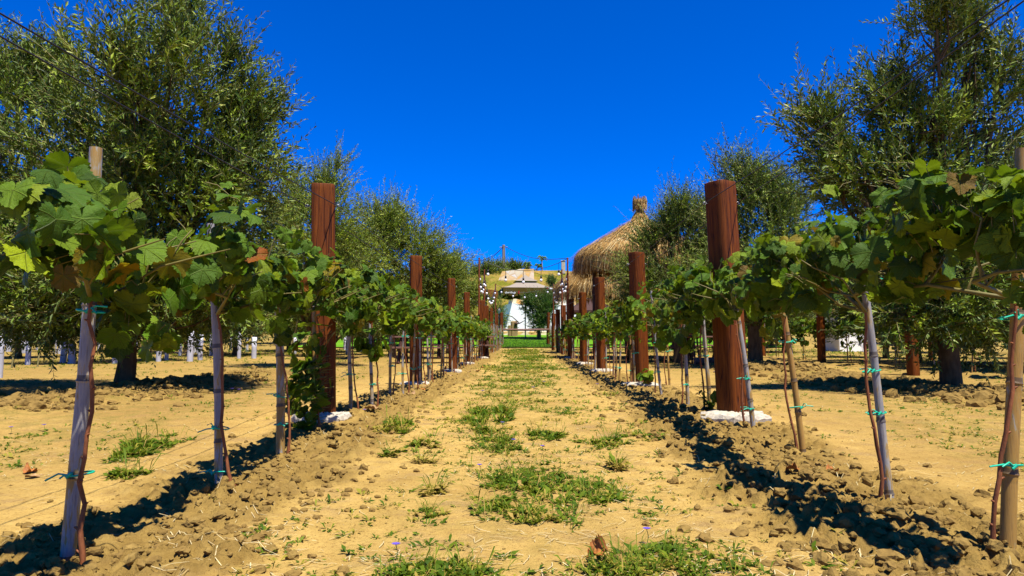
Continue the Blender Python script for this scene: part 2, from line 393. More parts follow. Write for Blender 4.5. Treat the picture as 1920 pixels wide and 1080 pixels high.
M['barrel'] = simple('barrel_wood', (.42, .16, .05), .5, .35, .3, 10, 0, .2)
M['bulb'] = simple('bulb_glass', (1, 1, 1), .1, .8, .03, 4, 0, 0)
M['yucca'] = simple('yucca_leaf', (.10, .22, .03), .6, .3, .3, 4, 0, 0)

# ------------------------------------------------------------------ GROUND (one sheet)
def lines(fine_a, fine_b, step, grow, lim):
    L = list(np.arange(fine_a, fine_b, step))
    s = step; x = L[-1]
    while x < lim: s *= grow; x += s; L.append(x)
    return L
px_ = lines(0, 2.6, .019, 1.028, 320); XS = np.array(sorted([-a for a in px_[1:]]+px_))
YS = [-60, -30, -14, -6, -2, 0, .6, 1.0]
y = 1.25
while y < 44: YS.append(y); y += max(.016, .0062*y)
s = .3
while y < 520: YS.append(y); s *= 1.12; y += s
YS = np.array(YS)
GX, GY = np.meshgrid(XS, YS)
GZ = ground_h(GX, GY)
gm = MB(); nx, ny = len(XS), len(YS)
I = np.arange(ny-1)[:, None]*nx+np.arange(nx-1)[None, :]
gm.add(np.stack([GX, GY, GZ], -1).reshape(-1, 3), np.stack([I, I+1, I+nx+1, I+nx], -1).reshape(-1, 4))
ground = gm.build('ground', M['soil'])
tag(ground, kind='structure')
def green_amt(x, y):
    c = np.exp(-(x/.8)**2)*(.22+.75*sstep(4.5, 11, y))
    s_ = sstep(2.2, 3.2, np.abs(x))*.45+sstep(8, 14, np.abs(x)+.2*(y-20))*.55
    return np.clip(c+s_+sstep(26, 40, y)*.5, 0, 1)
m1, m2 = till_mask(GX, GY)
a = ground.data.attributes.new('till', 'FLOAT', 'POINT'); a.data.foreach_set('value', np.maximum(m1, m2).astype(np.float32).ravel())
a = ground.data.attributes.new('side', 'FLOAT', 'POINT'); a.data.foreach_set('value', (sstep(1.9, 3.2, np.abs(GX))*(.3+.7*vn(GX*.9, GY*.6, 61))).astype(np.float32).ravel())
a = ground.data.attributes.new('green', 'FLOAT', 'POINT'); a.data.foreach_set('value', green_amt(GX, GY).astype(np.float32).ravel())
print('ground', nx, ny)

# clods
def clods():
    mb = MB()
    t = (1+5**.5)/2
    ico = np.array([(-1, t, 0), (1, t, 0), (-1, -t, 0), (1, -t, 0), (0, -1, t), (0, 1, t), (0, -1, -t), (0, 1, -t), (t, 0, -1), (t, 0, 1), (-t, 0, -1), (-t, 0, 1)], float)
    ico /= np.linalg.norm(ico[0])
    F = [(0, 11, 5), (0, 5, 1), (0, 1, 7), (0, 7, 10), (0, 10, 11), (1, 5, 9), (5, 11, 4), (11, 10, 2), (10, 7, 6), (7, 1, 8), (3, 9, 4), (3, 4, 2), (3, 2, 6), (3, 6, 8), (3, 8, 9), (4, 9, 5), (2, 4, 11), (6, 2, 10), (8, 6, 7), (9, 8, 1)]
    V = [tuple(v) for v in ico]; cache = {}; F2 = []
    def mid(a, b):
        k = (min(a, b), max(a, b))
        if k not in cache:
            p = (np.array(V[a])+np.array(V[b])); p /= np.linalg.norm(p); V.append(tuple(p)); cache[k] = len(V)-1
        return cache[k]
    for a, b, c in F:
        ab, bc, ca = mid(a, b), mid(b, c), mid(c, a); F2 += [(a, ab, ca), (b, bc, ab), (c, ca, bc), (ab, bc, ca)]
    S = np.array(V)*(1+.0); F2 = np.array(F2)
    def scatter(n, xc, xw, y0, y1, smin, smax, pw):
        y = y0*(y1/y0)**RNG.random(n); x = xc+xw*RNG.normal(size=n)*.5
        z = ground_h(x, y); sz = smin+(smax-smin)*RNG.random(n)**pw
        for i in range(n):
            s_ = sz[i]; d = S*(1+.55*(RNG.random((len(S), 1))-.5))
            sc = s_*np.array([1+RNG.random()*.5, 1, .6+RNG.random()*.4])
            a = RNG.random()*6.28; ca, sa = math.cos(a), math.sin(a)
            d = (d*sc)@np.array([[ca, sa, 0], [-sa, ca, 0], [0, 0, 1]])
            mb.add(d+np.array([x[i], y[i], z[i]+s_*.15]), F2, RNG.random())
    scatter(3200, -1.35, .55, 1.4, 12, .004, .024, 2.6)
    scatter(4200, 1.42, .62, 1.4, 12, .004, .030, 2.6)
    scatter(1500, -4.9, .9, 6, 13, .01, .06, 2)
    scatter(2600, 5.3, 1.0, 6, 22, .01, .085, 2.2)
    scatter(1200, 0, 3.2, 1.4, 8, .0015, .006, 2.5)
    return mb.build('soil_clods', M['clod'], smooth=False)
tag(clods(), 'loose brown soil clods along the turned rows', 'soil clods', kind='stuff')

# ------------------------------------------------------------------ weeds, straw
def rosette(mb, x, y, z, r, n, hgt=.5, tlo=.1, thi=.75, broad=.16):
    """low leafy weed: arching small leaves"""
    a = RNG.random(n)*6.283; rr = r*(.35+.65*RNG.random(n)); L = rr
    st = r*.35*RNG.random(n)[:, None]*np.stack([np.cos(a), np.sin(a)], -1)
    dirx = np.cos(a+.5*RNG.normal(size=n)); diry = np.sin(a+.5*RNG.normal(size=n))
    up = hgt*(.3+.9*RNG.random(n)); w = L*broad*(.6+.8*RNG.random(n))
    b = np.stack([x+st[:, 0], y+st[:, 1], np.full(n, z)], -1)
    m_ = b+np.stack([dirx*L*.5, diry*L*.5, L*up*.75], -1)
    t_ = b+np.stack([dirx*L, diry*L, L*up*(.5+.6*RNG.random(n))], -1)
    sd_ = np.stack([-diry*w, dirx*w, w*(RNG.random(n)-.5)], -1)
    V = np.stack([b, m_-sd_, m_+sd_, t_], 1).reshape(-1, 3)
    k = np.arange(n)[:, None]*4
    F = np.concatenate([k+np.array([[0, 1, 2]]), k+np.array([[1, 3, 2]])], 0)
    tt = tlo+(thi-tlo)*RNG.random(n)
    mb.add(V, F, np.concatenate([tt, tt]))
def patch(mb, cx, cy, rx, ry, n, r=.035, hgt=.8, tlo=.05, thi=.75):
    ns = 3+int(n/14); sub = []
    for _ in range(ns):
        a = RNG.random()*6.283; q = math.sqrt(RNG.random())*.95; sub.append((q*math.cos(a), q*math.sin(a), .12+.22*RNG.random(), RNG.random()))
    for _ in range(n):
        b_ = sub[RNG.integers(ns)]; u = b_[0]+RNG.normal()*b_[2]*.8; v_ = b_[1]+RNG.normal()*b_[2]*.8; q = min(1.3, math.hypot(u, v_))
        x = cx+rx*u; y = cy+ry*v_; tl, th = tlo, thi
        if b_[3] > .8: tl, th = min(.95, tlo+.45), 1
        fall = 1-.6*q
        rosette(mb, x, y, gz(x, y)-.004, r*(.5+RNG.random())*(.6+.6*fall), int(9+RNG.random()*10), hgt*(.6+.7*fall), tl, th if RNG.random() < .8 else 1, .13+.12*RNG.random())
        if RNG.random() < .25:   # thin grass blades
            rosette(mb, x, y, gz(x, y), r*2.4, 5, 1.3, .2, 1, .03)
def weed_patch(px, py, wpx, hpx, n, label, r=.035, hgt=.8, tlo=.05, thi=.75):
    c = G(px, py); a_ = G(px, py-hpx/2); b_ = G(px, py+hpx/2)
    rx = wpx/2*c.y/FPX; ry = abs(a_.y-b_.y)/2
    mb = MB(); patch(mb, c.x, c.y, rx, ry, n, r, hgt, tlo, thi)
    o = mb.build('weed_patch', M['weed'], offset=(c.x, c.y, c.z)); o.location = c
    return tag(o, label, 'weeds', 'green weed patches on the dry path')
weed_patch(1010, 925, 290, 95, 420, 'largest green weed patch lying across the middle of the dirt path')
weed_patch(990, 972, 90, 22, 60, 'small yellowish clump just below the largest weed patch', .035, .9, .4, .95)
weed_patch(1130, 925, 110, 45, 60, 'sparse weeds trailing off the right end of the largest patch', .03, .7)
weed_patch(820, 1076, 190, 45, 130, 'dark green weed clump at the bottom edge left of the path middle', .03, .9)
weed_patch(1250, 1058, 290, 70, 260, 'wide weed patch at the bottom edge beside the crumpled dry leaf', .03, .8, .05, .7)
weed_patch(922, 782, 85, 30, 110, 'rounded bushy green weed tuft higher up the path', .055, 1.2)
weed_patch(790, 838, 50, 12, 30, 'small bright green tuft left of the path middle', .05, .8, .4, .8)
weed_patch(738, 855, 30, 10, 16, 'tiny leafy tuft beside the left tilled strip', .05, .7)
weed_patch(810, 962, 48, 18, 26, 'grey green sprig alone on bare soil left of the largest patch', .03, .8, .3, .6)
weed_patch(815, 925, 46, 14, 26, 'dried brown weed tuft on bare soil left of the largest patch', .04, .8, .85, 1)
weed_patch(793, 870, 40, 10, 20, 'small withered tan tuft near the left tilled strip', .045, .6, .88, 1)
weed_patch(950, 835, 130, 22, 110, 'flat weed band with blue flowers above the largest patch', .04, .7)
weed_patch(905, 812, 60, 12, 40, 'short dark weed streak below the bushy tuft', .045, .7, .1, .9)
weed_patch(1025, 820, 75, 16, 60, 'low weed streak right of the blue flowers', .045, .7)
weed_patch(1130, 835, 90, 24, 60, 'thin weeds near the right row shadow', .04, .6, .3, .9)
weed_patch(1190, 825, 120, 22, 60, 'sparse green weeds at the edge of the right row shadow', .04, .6)
weed_patch(745, 808, 80, 22, 60, 'green weeds at the foot of the left tilled strip', .05, .8, .3, .8)
weed_patch(1160, 880, 30, 12, 14, 'small pale grass tuft right of the largest patch', .05, .9, .5, .95)
weed_patch(255, 845, 130, 48, 130, 'broad weed patch between the first two left bamboo stakes', .05, .7)
weed_patch(240, 893, 80, 18, 40, 'narrow weed patch near the foot of the first left stake', .045, .6, .2, .9)
def weeds_stuff():
    mb = MB(); n = 0
    for k in range(26000):
        y = 1.8*(38/1.8)**RNG.random()
        hw = min(16, y*.85+1)
        x = (RNG.random()*2-1)*hw
        g = float(green_amt(x, y)); ml = float(till_mask(np.array([x]), np.array([y]))[0][0])
        nz = float(fbm(np.array([x*1.3+9]), np.array([y*1.0]), 21, 3)[0]); 
        if nz < .575-.17*g or RNG.random() > .25+g or (ml > .4 and RNG.random() > .12): continue
        r = .03*(.6+RNG.random())*max(1, y/9)
        dry = RNG.random() < .3
        rosette(mb, x, y, gz(x, y)-.004, r, 8 if y < 12 else 6, .7, .75 if dry else .05, 1 if dry else .75, .16)
        n += 1
    for k in range(230):
        y = 4.2*(38/4.2)**RNG.random()**.8; x = RNG.normal()*.5+.1*math.sin(y); sc = .045*(y/6)**.6
        if till_mask(np.array([x]), np.array([y]))[0][0] > .3: continue
        dry = RNG.random() < .4; ry_ = .10+.22*RNG.random(); rx_ = .12+.3*RNG.random()
        for _ in range(int(6+16*RNG.random())):
            u, v_ = RNG.normal()*rx_*.6, RNG.normal()*ry_*.6
            rosette(mb, x+u, y+v_, gz(x+u, y+v_)-.004, sc*(.5+.8*RNG.random()), 9, .8, .7 if dry else .05, 1 if dry else .8, .15)
    print('weeds', n)
    return mb.build('ground_weeds', M['weed'])
tag(weeds_stuff(), 'low green and dried weeds scattered over the bare soil', 'weeds', kind='stuff')
def straw_stuff():
    mb = MB(); n = 7000
    y = 1.7*(14/1.7)**RNG.random(n); x = (RNG.random(n)*2-1)*np.minimum(6, y*.9)
    cl = fbm(x*2.1, y*2.1, 77, 3) > .44+.12*RNG.random(n)
    x, y = x[cl], y[cl]; n = len(x); a = RNG.normal(size=n)*.9; L = .02+.09*RNG.random(n)**2; w = .0009+.0012*RNG.random(n)
    pts = []
    for t in (0, .5, 1):
        xx = x+np.cos(a+t*.5)*L*t; yy = y+np.sin(a+t*.5)*L*t; zz = ground_h(xx, yy)+.004+.01*(t == .5)*RNG.random(n)
        for s_ in (-1, 1): pts.append(np.stack([xx-np.sin(a)*w*s_, yy+np.cos(a)*w*s_, zz], -1))
    V = np.stack(pts, 1).reshape(-1, 3); k = np.arange(n)[:, None]*6
    F = np.concatenate([k+np.array([[0, 1, 3, 2]]), k+np.array([[2, 3, 5, 4]])]); t_ = RNG.random(n)
    mb.add(V, F, np.concatenate([t_, t_]))
    return mb.build('dry_straw', M['straw'])
tag(straw_stuff(), 'pale dry straw bits lying over the soil', 'straw', kind='stuff')

# ------------------------------------------------------------------ grape leaves
def leaf_template(n, rings):
    A = np.array([0, 12, 26, 38, 50, 64, 80, 94, 108, 130, 150, 166, 178, 180.]); Rr = np.array([1, .93, .80, .86, .95, .84, .74, .78, .82, .76, .70, .58, .30, .08])
    t = np.linspace(-180, 180, n, endpoint=False); r = np.interp(np.abs(t), A, Rr)
    if n > 30: r = r+.085*(np.arange(n) % 2-.5)*(np.abs(t) < 165)
    x = np.sin(np.radians(t)); y = np.cos(np.radians(t))
    V = [(0, 0)]
    for q in rings: V += list(zip(x*r*q, y*r*q))
    F = [(0, 1+i, 1+(i+1) % n) for i in range(n)]; Q = []
    for k in range(len(rings)-1):
        b = 1+k*n; Q += [(b+i, b+n+i, b+n+(i+1) % n, b+(i+1) % n) for i in range(n)]
    return np.array(V), np.array(F), np.array(Q) if Q else None
T_HI = leaf_template(52, (.45, .8, 1)); T_MD = leaf_template(26, (.55, 1)); T_LO = leaf_template(14, (1,))
def add_leaves(mb, pos, nor, tip, size, tint, tmpl):
    T, F, Q = tmpl; n = len(pos); k = len(T)
    nor = nor/np.linalg.norm(nor, axis=1)[:, None]
    tip = tip-nor*np.sum(tip*nor, 1)[:, None]; tip /= np.linalg.norm(tip, axis=1)[:, None]+1e-9
    sd_ = np.cross(tip, nor)
    x = T[:, 0][None]; y = T[:, 1][None]; r2 = x*x+y*y; th = np.arctan2(T[:, 0], T[:, 1])[None]
    cup = RNG.normal(size=(n, 1))*.22-.12; fold = RNG.random((n, 1))*.55-.05; wv = (RNG.random((n, 1))*.22); ph = RNG.random((n, 1))*6.28
    droop = -.22*RNG.random((n, 1))
    z = cup*r2+fold*np.abs(x)*(1-.3*np.abs(x))+wv*np.sin(th*5+ph)*r2+.06*np.sin(th*11+ph*2)*r2*r2+droop*np.clip(y, 0, 1)**2
    asp = .85+.3*RNG.random((n, 1))
    P_ = pos[:, None, :]+size[:, None, None]*((x*asp)[:, :, None]*sd_[:, None, :]+(y-.0+0*x)[:, :, None]*tip[:, None, :]+z[:, :, None]*nor[:, None, :])
    base = np.arange(n)[:, None, None]*k
    V = P_.reshape(-1, 3); uv = np.tile(np.stack([T[:, 0], T[:, 1], np.zeros(k)], -1), (n, 1)); uv[:, 2] = np.repeat(RNG.random(n)*30, k)
    f3 = (base+F[None]).reshape(-1, 3)
    mb.add(V, f3, np.repeat(tint, len(F)), uv)
    if Q is not None:
        # reuse the same verts for the quads
        q4 = (base+Q[None]).reshape(-1, 4)+mb.n-len(V)
        mb.q.append(q4); mb.qt.append(np.repeat(tint, len(Q)))
def tints(n, yellow=.05):
    t = np.clip(.48+.23*RNG.normal(size=n), 0, .82)
    s_ = RNG.random(n) < yellow
    return np.where(s_, .84+.16*RNG.random(n), t)
class Foliage:
    def __init__(s): s.pos = []; s.nor = []; s.tip = []; s.sz = []; s.ti = []
    def blob(s, c, r, n, size=.075, up=.35, yellow=.05, out=None):
        d = RNG.normal(size=(n, 3)); d /= np.linalg.norm(d, axis=1)[:, None]
        q = .35+.65*RNG.random(n)**.5
        p = np.array(c)+d*np.array(r)*q[:, None]
        nr = d*np.array([1, .55, .9])+.55*RNG.normal(size=(n, 3))+np.array([0, -.15, up])
        tp = np.tile([0, 0, -1.2], (n, 1))+.6*RNG.normal(size=(n, 3))+d*.4
        s.pos.append(p); s.nor.append(nr); s.tip.append(tp); s.sz.append(size*(.5+.85*RNG.random(n)**1.3)); s.ti.append(tints(n, yellow))
    def build(s, tmpl, parent, origin, petiole=None):
        mb = MB(); pos = np.vstack(s.pos)
        add_leaves(mb, pos, np.vstack(s.nor), np.vstack(s.tip), np.concatenate(s.sz), np.concatenate(s.ti), tmpl)
        return mb.build('foliage', M['grape'], parent, offset=origin)

# ------------------------------------------------------------------ bamboo stakes
ORD = ['first', 'second', 'third', 'fourth', 'fifth', 'sixth', 'seventh', 'eighth', 'ninth', 'tenth', 'eleventh', 'twelfth', 'thirteenth', 'fourteenth', 'fifteenth', 'sixteenth', 'seventeenth', 'eighteenth', 'nineteenth', 'twentieth']
def culm_mesh(mb, h, r, dx, dy, n=10, bury=.12, seed=0, topcut=True):
    rs = random.Random(seed); zs = [-bury]; rad = [r]; tn = [.5]
    z = -bury+rs.uniform(.05, .2); nodes = []
    while z < h-.06: nodes.append(z); z += rs.uniform(.19, .33)
    pts = []; rr = []; tt = []
    def addp(z, k, t=.5): pts.append((dx*z/h+.006*math.sin(z*4+seed), dy*z/h+.006*math.cos(z*3+seed), z)); rr.append(r*k*(1-.14*max(z, 0)/h)); tt.append(t)
    addp(-bury, 1)
    for nz in nodes:
        addp(nz-.03, .98); addp(nz-.006, 1.03); addp(nz, 1.16, 1); addp(nz+.006, 1.05, 1); addp(nz+.02, 1.0)
    addp(h, 1)
    for i in range(len(pts)-1):
        mb.tube([pts[i], pts[i+1]], [rr[i], rr[i+1]], n, i == len(pts)-2 or i == 0, tt[i] if tt[i] == tt[i+1] or True else .5)
def make_tie(parent, x, y, z, r, seed, off=0, mat=None):
    rs = random.Random(seed); mb = MB(); k = 16; pts = []
    for i in range(k+1):
        a = i/k*6.283; pts.append((x+off*.5+(r*1.15+abs(off)*.5+.004)*math.cos(a), y+(r*1.15+.003)*math.sin(a), z+.006*math.sin(a+seed)))
    mb.tube(pts, .0034, 5)
    a0 = rs.choice([-1, 1]); sx = x+(r*1.1)*rs.uniform(-.3, 1)*a0
    for q in range(2):
        L = rs.uniform(.03, .09); an = rs.uniform(-.9, .5)+q*.8
        mb.tube([(sx, y-r*1.2, z), (sx+a0*L*.45*math.cos(an), y-r*1.5, z+L*.3*math.sin(an)+.008), (sx+a0*L*math.cos(an), y-r*1.6, z+L*math.sin(an)*.5-.012*q)], .0032, 5)
    mb.tube([(sx-.008, y-r*1.25, z-.006), (sx+.008, y-r*1.25, z+.007)], .0065, 5)
    return mb.build('tie', M['tie'], parent)
def stake(px, py, tx, ty, r, label, group, seed, nt=2, tz=None, side=1):
    b = G(px, py); zb = bz(b.x, b.y)
    top = P(tx, ty, b.y)
    h = top.z-zb; dx = top.x-b.x
    t = thing('bamboo_stake', label, 'stake', (b.x, b.y, zb), group)
    mb = MB(); culm_mesh(mb, h, r, dx, 0, 14 if b.y < 6 else 9, seed=seed); mb.build('culm', M['bamboo'], t)['weathering'] = (-.16 if 'yellow' in label and 'grey' not in label else (.16 if 'grey' in label else .04))
    rs = random.Random(seed)
    tz = tz or [rs.uniform(.15, .35)*h, rs.uniform(.45, .62)*h, .78*h][:nt]
    for z in tz: make_tie(t, dx*z/h, 0, z, r, seed+int(z*100), side*.028)
    return t, b, dx, h
STK = []   # (side, x, y, dx, h)
LG = 'bamboo stakes of the left vine row'; RG = 'bamboo stakes of the right vine row'
LST = [(130, 1052, 184, 278, .0235, 'thick weathered grey bamboo stake nearest the camera on the left, white cut top', [.28, .82]),
       (411, 925, 398, 420, .0205, 'second bamboo stake of the left row, grey, vine stem looped on by green ties', [.10, .31]),
       (525, 857, 523, 500, .027, 'third bamboo stake of the left row, thick with peeling ochre patches', [.20, .37, .80]),
       (587, 808, 592, 530, .017, 'fourth bamboo stake of the left row, yellowish, wrapped by leaves before the nearest post', [.3]),
       (657, 772, 654, 560, .019, 'fifth bamboo stake of the left row, just right of the nearest red post', [.33, .85]),
       (697, 765, 695, 560, .017, 'sixth bamboo stake of the left row, leaf cluster halfway up', [.22]),
       (731, 742, 736, 545, .018, 'seventh bamboo stake of the left row, white cut top showing above the leaves', [.35, .62, 1.1]),
       (756, 740, 756, 568, .016, 'eighth bamboo stake of the left row, left of the second red post', [.25, .70]),
       (775, 732, 778, 585, .016, 'ninth bamboo stake of the left row, standing in front of the second red post', [.28])]
RST = [(1892, 1045, 1917, 280, .024, 'thick yellow bamboo stake nearest the camera on the right edge', [.30, .80]),
       (1672, 945, 1609, 455, .019, 'second bamboo stake of the right row, grey top and yellow foot, leaning left', [.40, .59, 1.02]),
       (1507, 848, 1455, 495, .020, 'third bamboo stake of the right row, yellow and leaning left beside the nearest red post', [.28, .70, .95]),
       (1413, 805, 1375, 530, .020, 'fourth bamboo stake of the right row, grey, crossing in front of the nearest red post', [.15, .38]),
       (1331, 775, 1316, 560, .019, 'fifth bamboo stake of the right row, just left of the nearest red post', [.5]),
       (1289, 765, 1283, 570, .018, 'sixth bamboo stake of the right row, pale with vine stem hanging beside', [.22, .75]),
       (1255, 722, 1250, 600, .017, 'seventh bamboo stake of the right row, short yellow piece behind leaves', [.5]),
       (1240, 742, 1220, 545, .017, 'eighth bamboo stake of the right row, grey and leaning left', [.28, .62, .95])]
for side, L, g in ((-1, LST, LG), (1, RST, RG)):
    for i, (a_, b_, c_, d_, r_, lab, tz) in enumerate(L):
        t, b, dx, h = stake(a_, b_, c_, d_, r_, lab, g, 11+i*7+(50 if side > 0 else 0), tz=tz, side=1 if side < 0 else -1)
        STK.append((side, b.x, b.y, dx, h, i))
# mid / far stakes: three prototypes, copied
protos = []
for k in range(4):
    t = thing('bamboo_stake', '', 'stake', (0, 0, -20)); mb = MB(); h = 1.2
    culm_mesh(mb, h, .017, .02*(k-1.5), 0, 7, seed=k+80); mb.build('culm', M['bamboo'], t)['weathering'] = (.08, .03, -.08, .10)[k]
    for z in ([.3, .75], [.5, 1.0], [.22, .85], [.62])[k]: make_tie(t, .02*(k-1.5)*z/h, 0, z, .017, k*9+int(z*50), .02)
    protos.append(t)
used = [False]*4
def put_stake(x, y, rz, hs, label, group):
    k = random.randrange(4); z = bz(x, y)
    if not used[k]:
        used[k] = True; o = protos[k]; o.location = (x, y, z); o.rotation_euler[2] = rz; o.scale = (1, 1, hs); o['label'] = label; o['group'] = group
    else: o = dup(protos[k], (x, y, z), rz, (1, 1, hs), label, group)
    o.rotation_euler[0] = random.gauss(0, .03); o.rotation_euler[1] = random.gauss(0, .035)
    return o
for side in (-1, 1):
    y = 9.9; i = 0
    sname = 'left' if side < 0 else 'right'
    X0 = -1.5 if side < 0 else 1.58
    while y < 45:
        x = X0+random.gauss(0, .04); far = y > 26
        kk = i+(9 if side < 0 else 8)
        if kk < 20: lab = 'thin pale bamboo stake under leafy vines, %s from the camera in the %s row' % (ORD[kk], sname)
        elif not far: lab = 'thin bamboo stake in the distant leafy stretch of the %s vine row' % sname
        else: lab = 'bare bamboo stake in the crowded leafless far end of the %s vine row' % sname
        put_stake(x, y, random.uniform(-.6, .6), random.uniform(.92, 1.08)*(1.0 if not far else 1.08), lab, (LG if side < 0 else RG))
        STK.append((side, x, y, 0, 1.2, 100+i)); i += 1
        y += random.uniform(.6, .95) if y < 26 else random.uniform(.42, .7)

# ------------------------------------------------------------------ vines
def vine_stem(mb, x0, dx, h, side, seed, r=.011, wig=.014, zmax=.86):
    rs = random.Random(seed); pts = []; rad = []; z = -.04
    off = .062*side
    while z < zmax:
        pts.append((x0+off+dx*z/h+wig*math.sin(z*7+seed)+rs.gauss(0, wig*.22)-off*.7*(z/zmax)**2, -.03+rs.gauss(0, .006), z)); rad.append(r*(1.3 if z < .06 else 1)*rs.uniform(.85, 1.1)*(1-.35*z/zmax)); z += .075
    mb.tube(pts, rad, 7, jit=.15)
    for p, q in zip(pts[1:], rad[1:]):   # nodes
        if rs.random() < .65: s_ = rs.choice([-1, 1]); mb.tube([p, (p[0]+s_*q*1.9, p[1]-.004, p[2]+q*.9)], [q*.9, q*.35], 5)
    return pts[-1]
def vine(side, sx, sy, dx, h, idx, y0, y1, label, dens=105, zc=1.04, zr=.26, xr=.20, tmpl=None, size=.075, extra=None, leaf=True, k_i=0):
    z0 = bz(sx, sy)
    if sy < 6: zc -= z0*.9+.03
    g = 'grapevines of the left row' if side < 0 else 'grapevines of the right row'
    t = thing('grape_vine', label, 'grapevine', (sx, sy, z0), g)
    s_ = 1 if side < 0 else -1
    mb = MB(); top = vine_stem(mb, 0, dx, h, s_, idx*13+int(sy*10), .0085 if sy < 12 else .008)
    mb.build('trunk', M['stem'], t)
    if not leaf: return t
    rs = random.Random(idx+500); xc = ((-1.39 if sy < 7 else -1.45) if side < 0 else (1.46 if sy < 7 else 1.53))-sx
    mb = MB()   # canes along the wire and shoots
    cords = []
    for e in (y0, y1):
        pts = [top]; cords.append(pts)
        for q in (.3, .6, 1.): pts.append((xc+rs.gauss(0, .008), (e-sy)*q, .93+rs.gauss(0, .008)))
        mb.tube(pts, [.009, .007, .006, .004], 6)
    for _ in range(9 if sy < 8 else 4):
        cp = rs.choice(cords); ii = rs.randrange(3); uu = rs.random(); p = [tuple(a_+(b_-a_)*uu for a_, b_ in zip(cp[ii], cp[ii+1]))]; yy = p[0][1]; a = rs.uniform(-1.2, 1.2); L = rs.uniform(.2, .4)
        for q in (.35, .7, 1.): p.append((xc+math.sin(a)*L*q+rs.gauss(0, .02), yy+rs.gauss(0, .05), .93+math.cos(a)*L*q*(1-.25*q)))
        mb.tube(p, [.005, .0045, .0035, .002], 5)
    F = Foliage(); w = y1-y0
    nb = max(2, int(w/.22)); per = int(dens*w/nb)
    for b in range(nb):
        yy = y0+w*(b+.5)/nb; zz = zc+rs.gauss(0, .05); kk = rs.uniform(.6, 1.15) if k_i < 5 else rs.choice((.25, .6, .8, 1., 1.2))
        F.blob((xc+rs.gauss(0, .05), yy-sy, zz), (xr*rs.uniform(.8, 1.25), w/nb*.75, zr*rs.uniform(.7, 1.1)), int(per*kk), size, yellow=.09 if sy < 6 else .07)
    for _ in range(rs.choice((0, 1, 1, 2))):   # ragged hanging shoots
        F.blob((xc+rs.gauss(0, .07), rs.uniform(y0, y1)-sy, zc-zr-rs.uniform(.0, .10)), (.06, .07, .10), rs.randrange(4, 10), size*.95)
    for _ in range(0 if k_i == 0 else 2):
        F.blob((xc+rs.gauss(0, .09), rs.uniform(y0, y1)-sy, zc+zr+rs.uniform(-.03, .05)), (.05, .06, .06), rs.randrange(3, 6), size*.7)
    if extra:
        for (c, r, n, sz) in extra: F.blob(c, r, n, sz)
    pos = np.vstack(F.pos)
    if sy < 8:
        for p in pos[::2]:   # petioles
            c = np.array([xc+(p[0]-xc)*.35, p[1]+RNG.normal()*.03, .93+(p[2]-.93)*.6 if abs(p[2]-.93) < .4 else p[2]+.05]); m_ = (c+p)/2+np.array([0, 0, .015])
            mb.tube([c, m_, p], [.0022, .0018, .0015], 4, cap=False)
    mb.build('canes', M['greenstem'], t)
    F.build(tmpl or T_HI, t, (0, 0, 0))
    return t
for side in (-1, 1):
    S = sorted([s_ for s_ in STK if s_[0] == side], key=lambda q: q[2])
    nm = 'left' if side < 0 else 'right'
    for k, (sd_, x, y, dx, h, i) in enumerate(S):
        y0 = (1.72 if side < 0 else 1.95) if k == 0 else (S[k-1][2]+y)/2; y1 = (y+S[k+1][2])/2 if k < len(S)-1 else y+.4
        if y1-y0 < .25: y1 = y0+.25
        near = k < 8
        if near: lab = 'leafy grapevine climbing the %s bamboo stake of the %s row' % (ORD[k], nm)
        elif k < 20: lab = 'green grapevine on a thin stake, %s from the camera in the %s row' % (ORD[k], nm)
        else: lab = 'small green grapevine in the distant leafy stretch of the %s row' % nm
        ex = None; zr = .21; zc = 1.02; dens = 100
        if side < 0 and k <= 1: zc = (.95, 1.0)[k]; zr = (.19, .21)[k]
        if side < 0 and k == 3: ex = [((-.02, -.05, .62), (.13, .10, .22), 34, .07), ((-.05, -.07, .27), (.12, .12, .26), 80, .06), ((.1, -.1, .35), (.08, .08, .2), 12, .06)]
        if side < 0 and k == 5: ex = [((.0, -.05, .62), (.12, .1, .16), 20, .07)]
        if side > 0 and k in (5, 6): zr = .28; dens = 75; ex = [((.05, -.05, .66), (.16, .15, .16), 14, .075)]
        if side > 0 and k == 7: ex = [((.12, -.2, .17), (.10, .1, .15), 16, .07), ((-.05, -.1, .68), (.15, .1, .15), 9, .08)]
        if side > 0 and k == 4: ex = [((.0, -.05, .16), (.09, .1, .14), 14, .06)]; dens = 90
        if side > 0 and k == 0: zc = 1.02; zr = .17
        if side > 0 and k == 1: zc = 1.04; zr = .20
        if y < 6.5: tm, sz, dn = T_HI, .063, dens*2.1
        elif y < 12: tm, sz, dn = T_MD, .070, dens*1.15
        else: tm, sz, dn = T_LO, .080, 95; zr = .22
        if y < 26: vine(side, x, y, dx, h, i+k, y0, y1, lab, dn, zc, zr, .135 if y < 12 else .17, tm, sz, ex, k_i=k)
        elif k % 4 == 0:
            t = vine(side, x, y, dx, h, i+k, y0, y1, 'sparse young grapevine among the bare stakes at the far end of the %s row' % nm, leaf=False)
            F = Foliage(); F.blob((0, 0, random.uniform(.4, .9)), (.12, .15, .28), 22, .08); F.build(T_LO, t, (0, 0, 0))

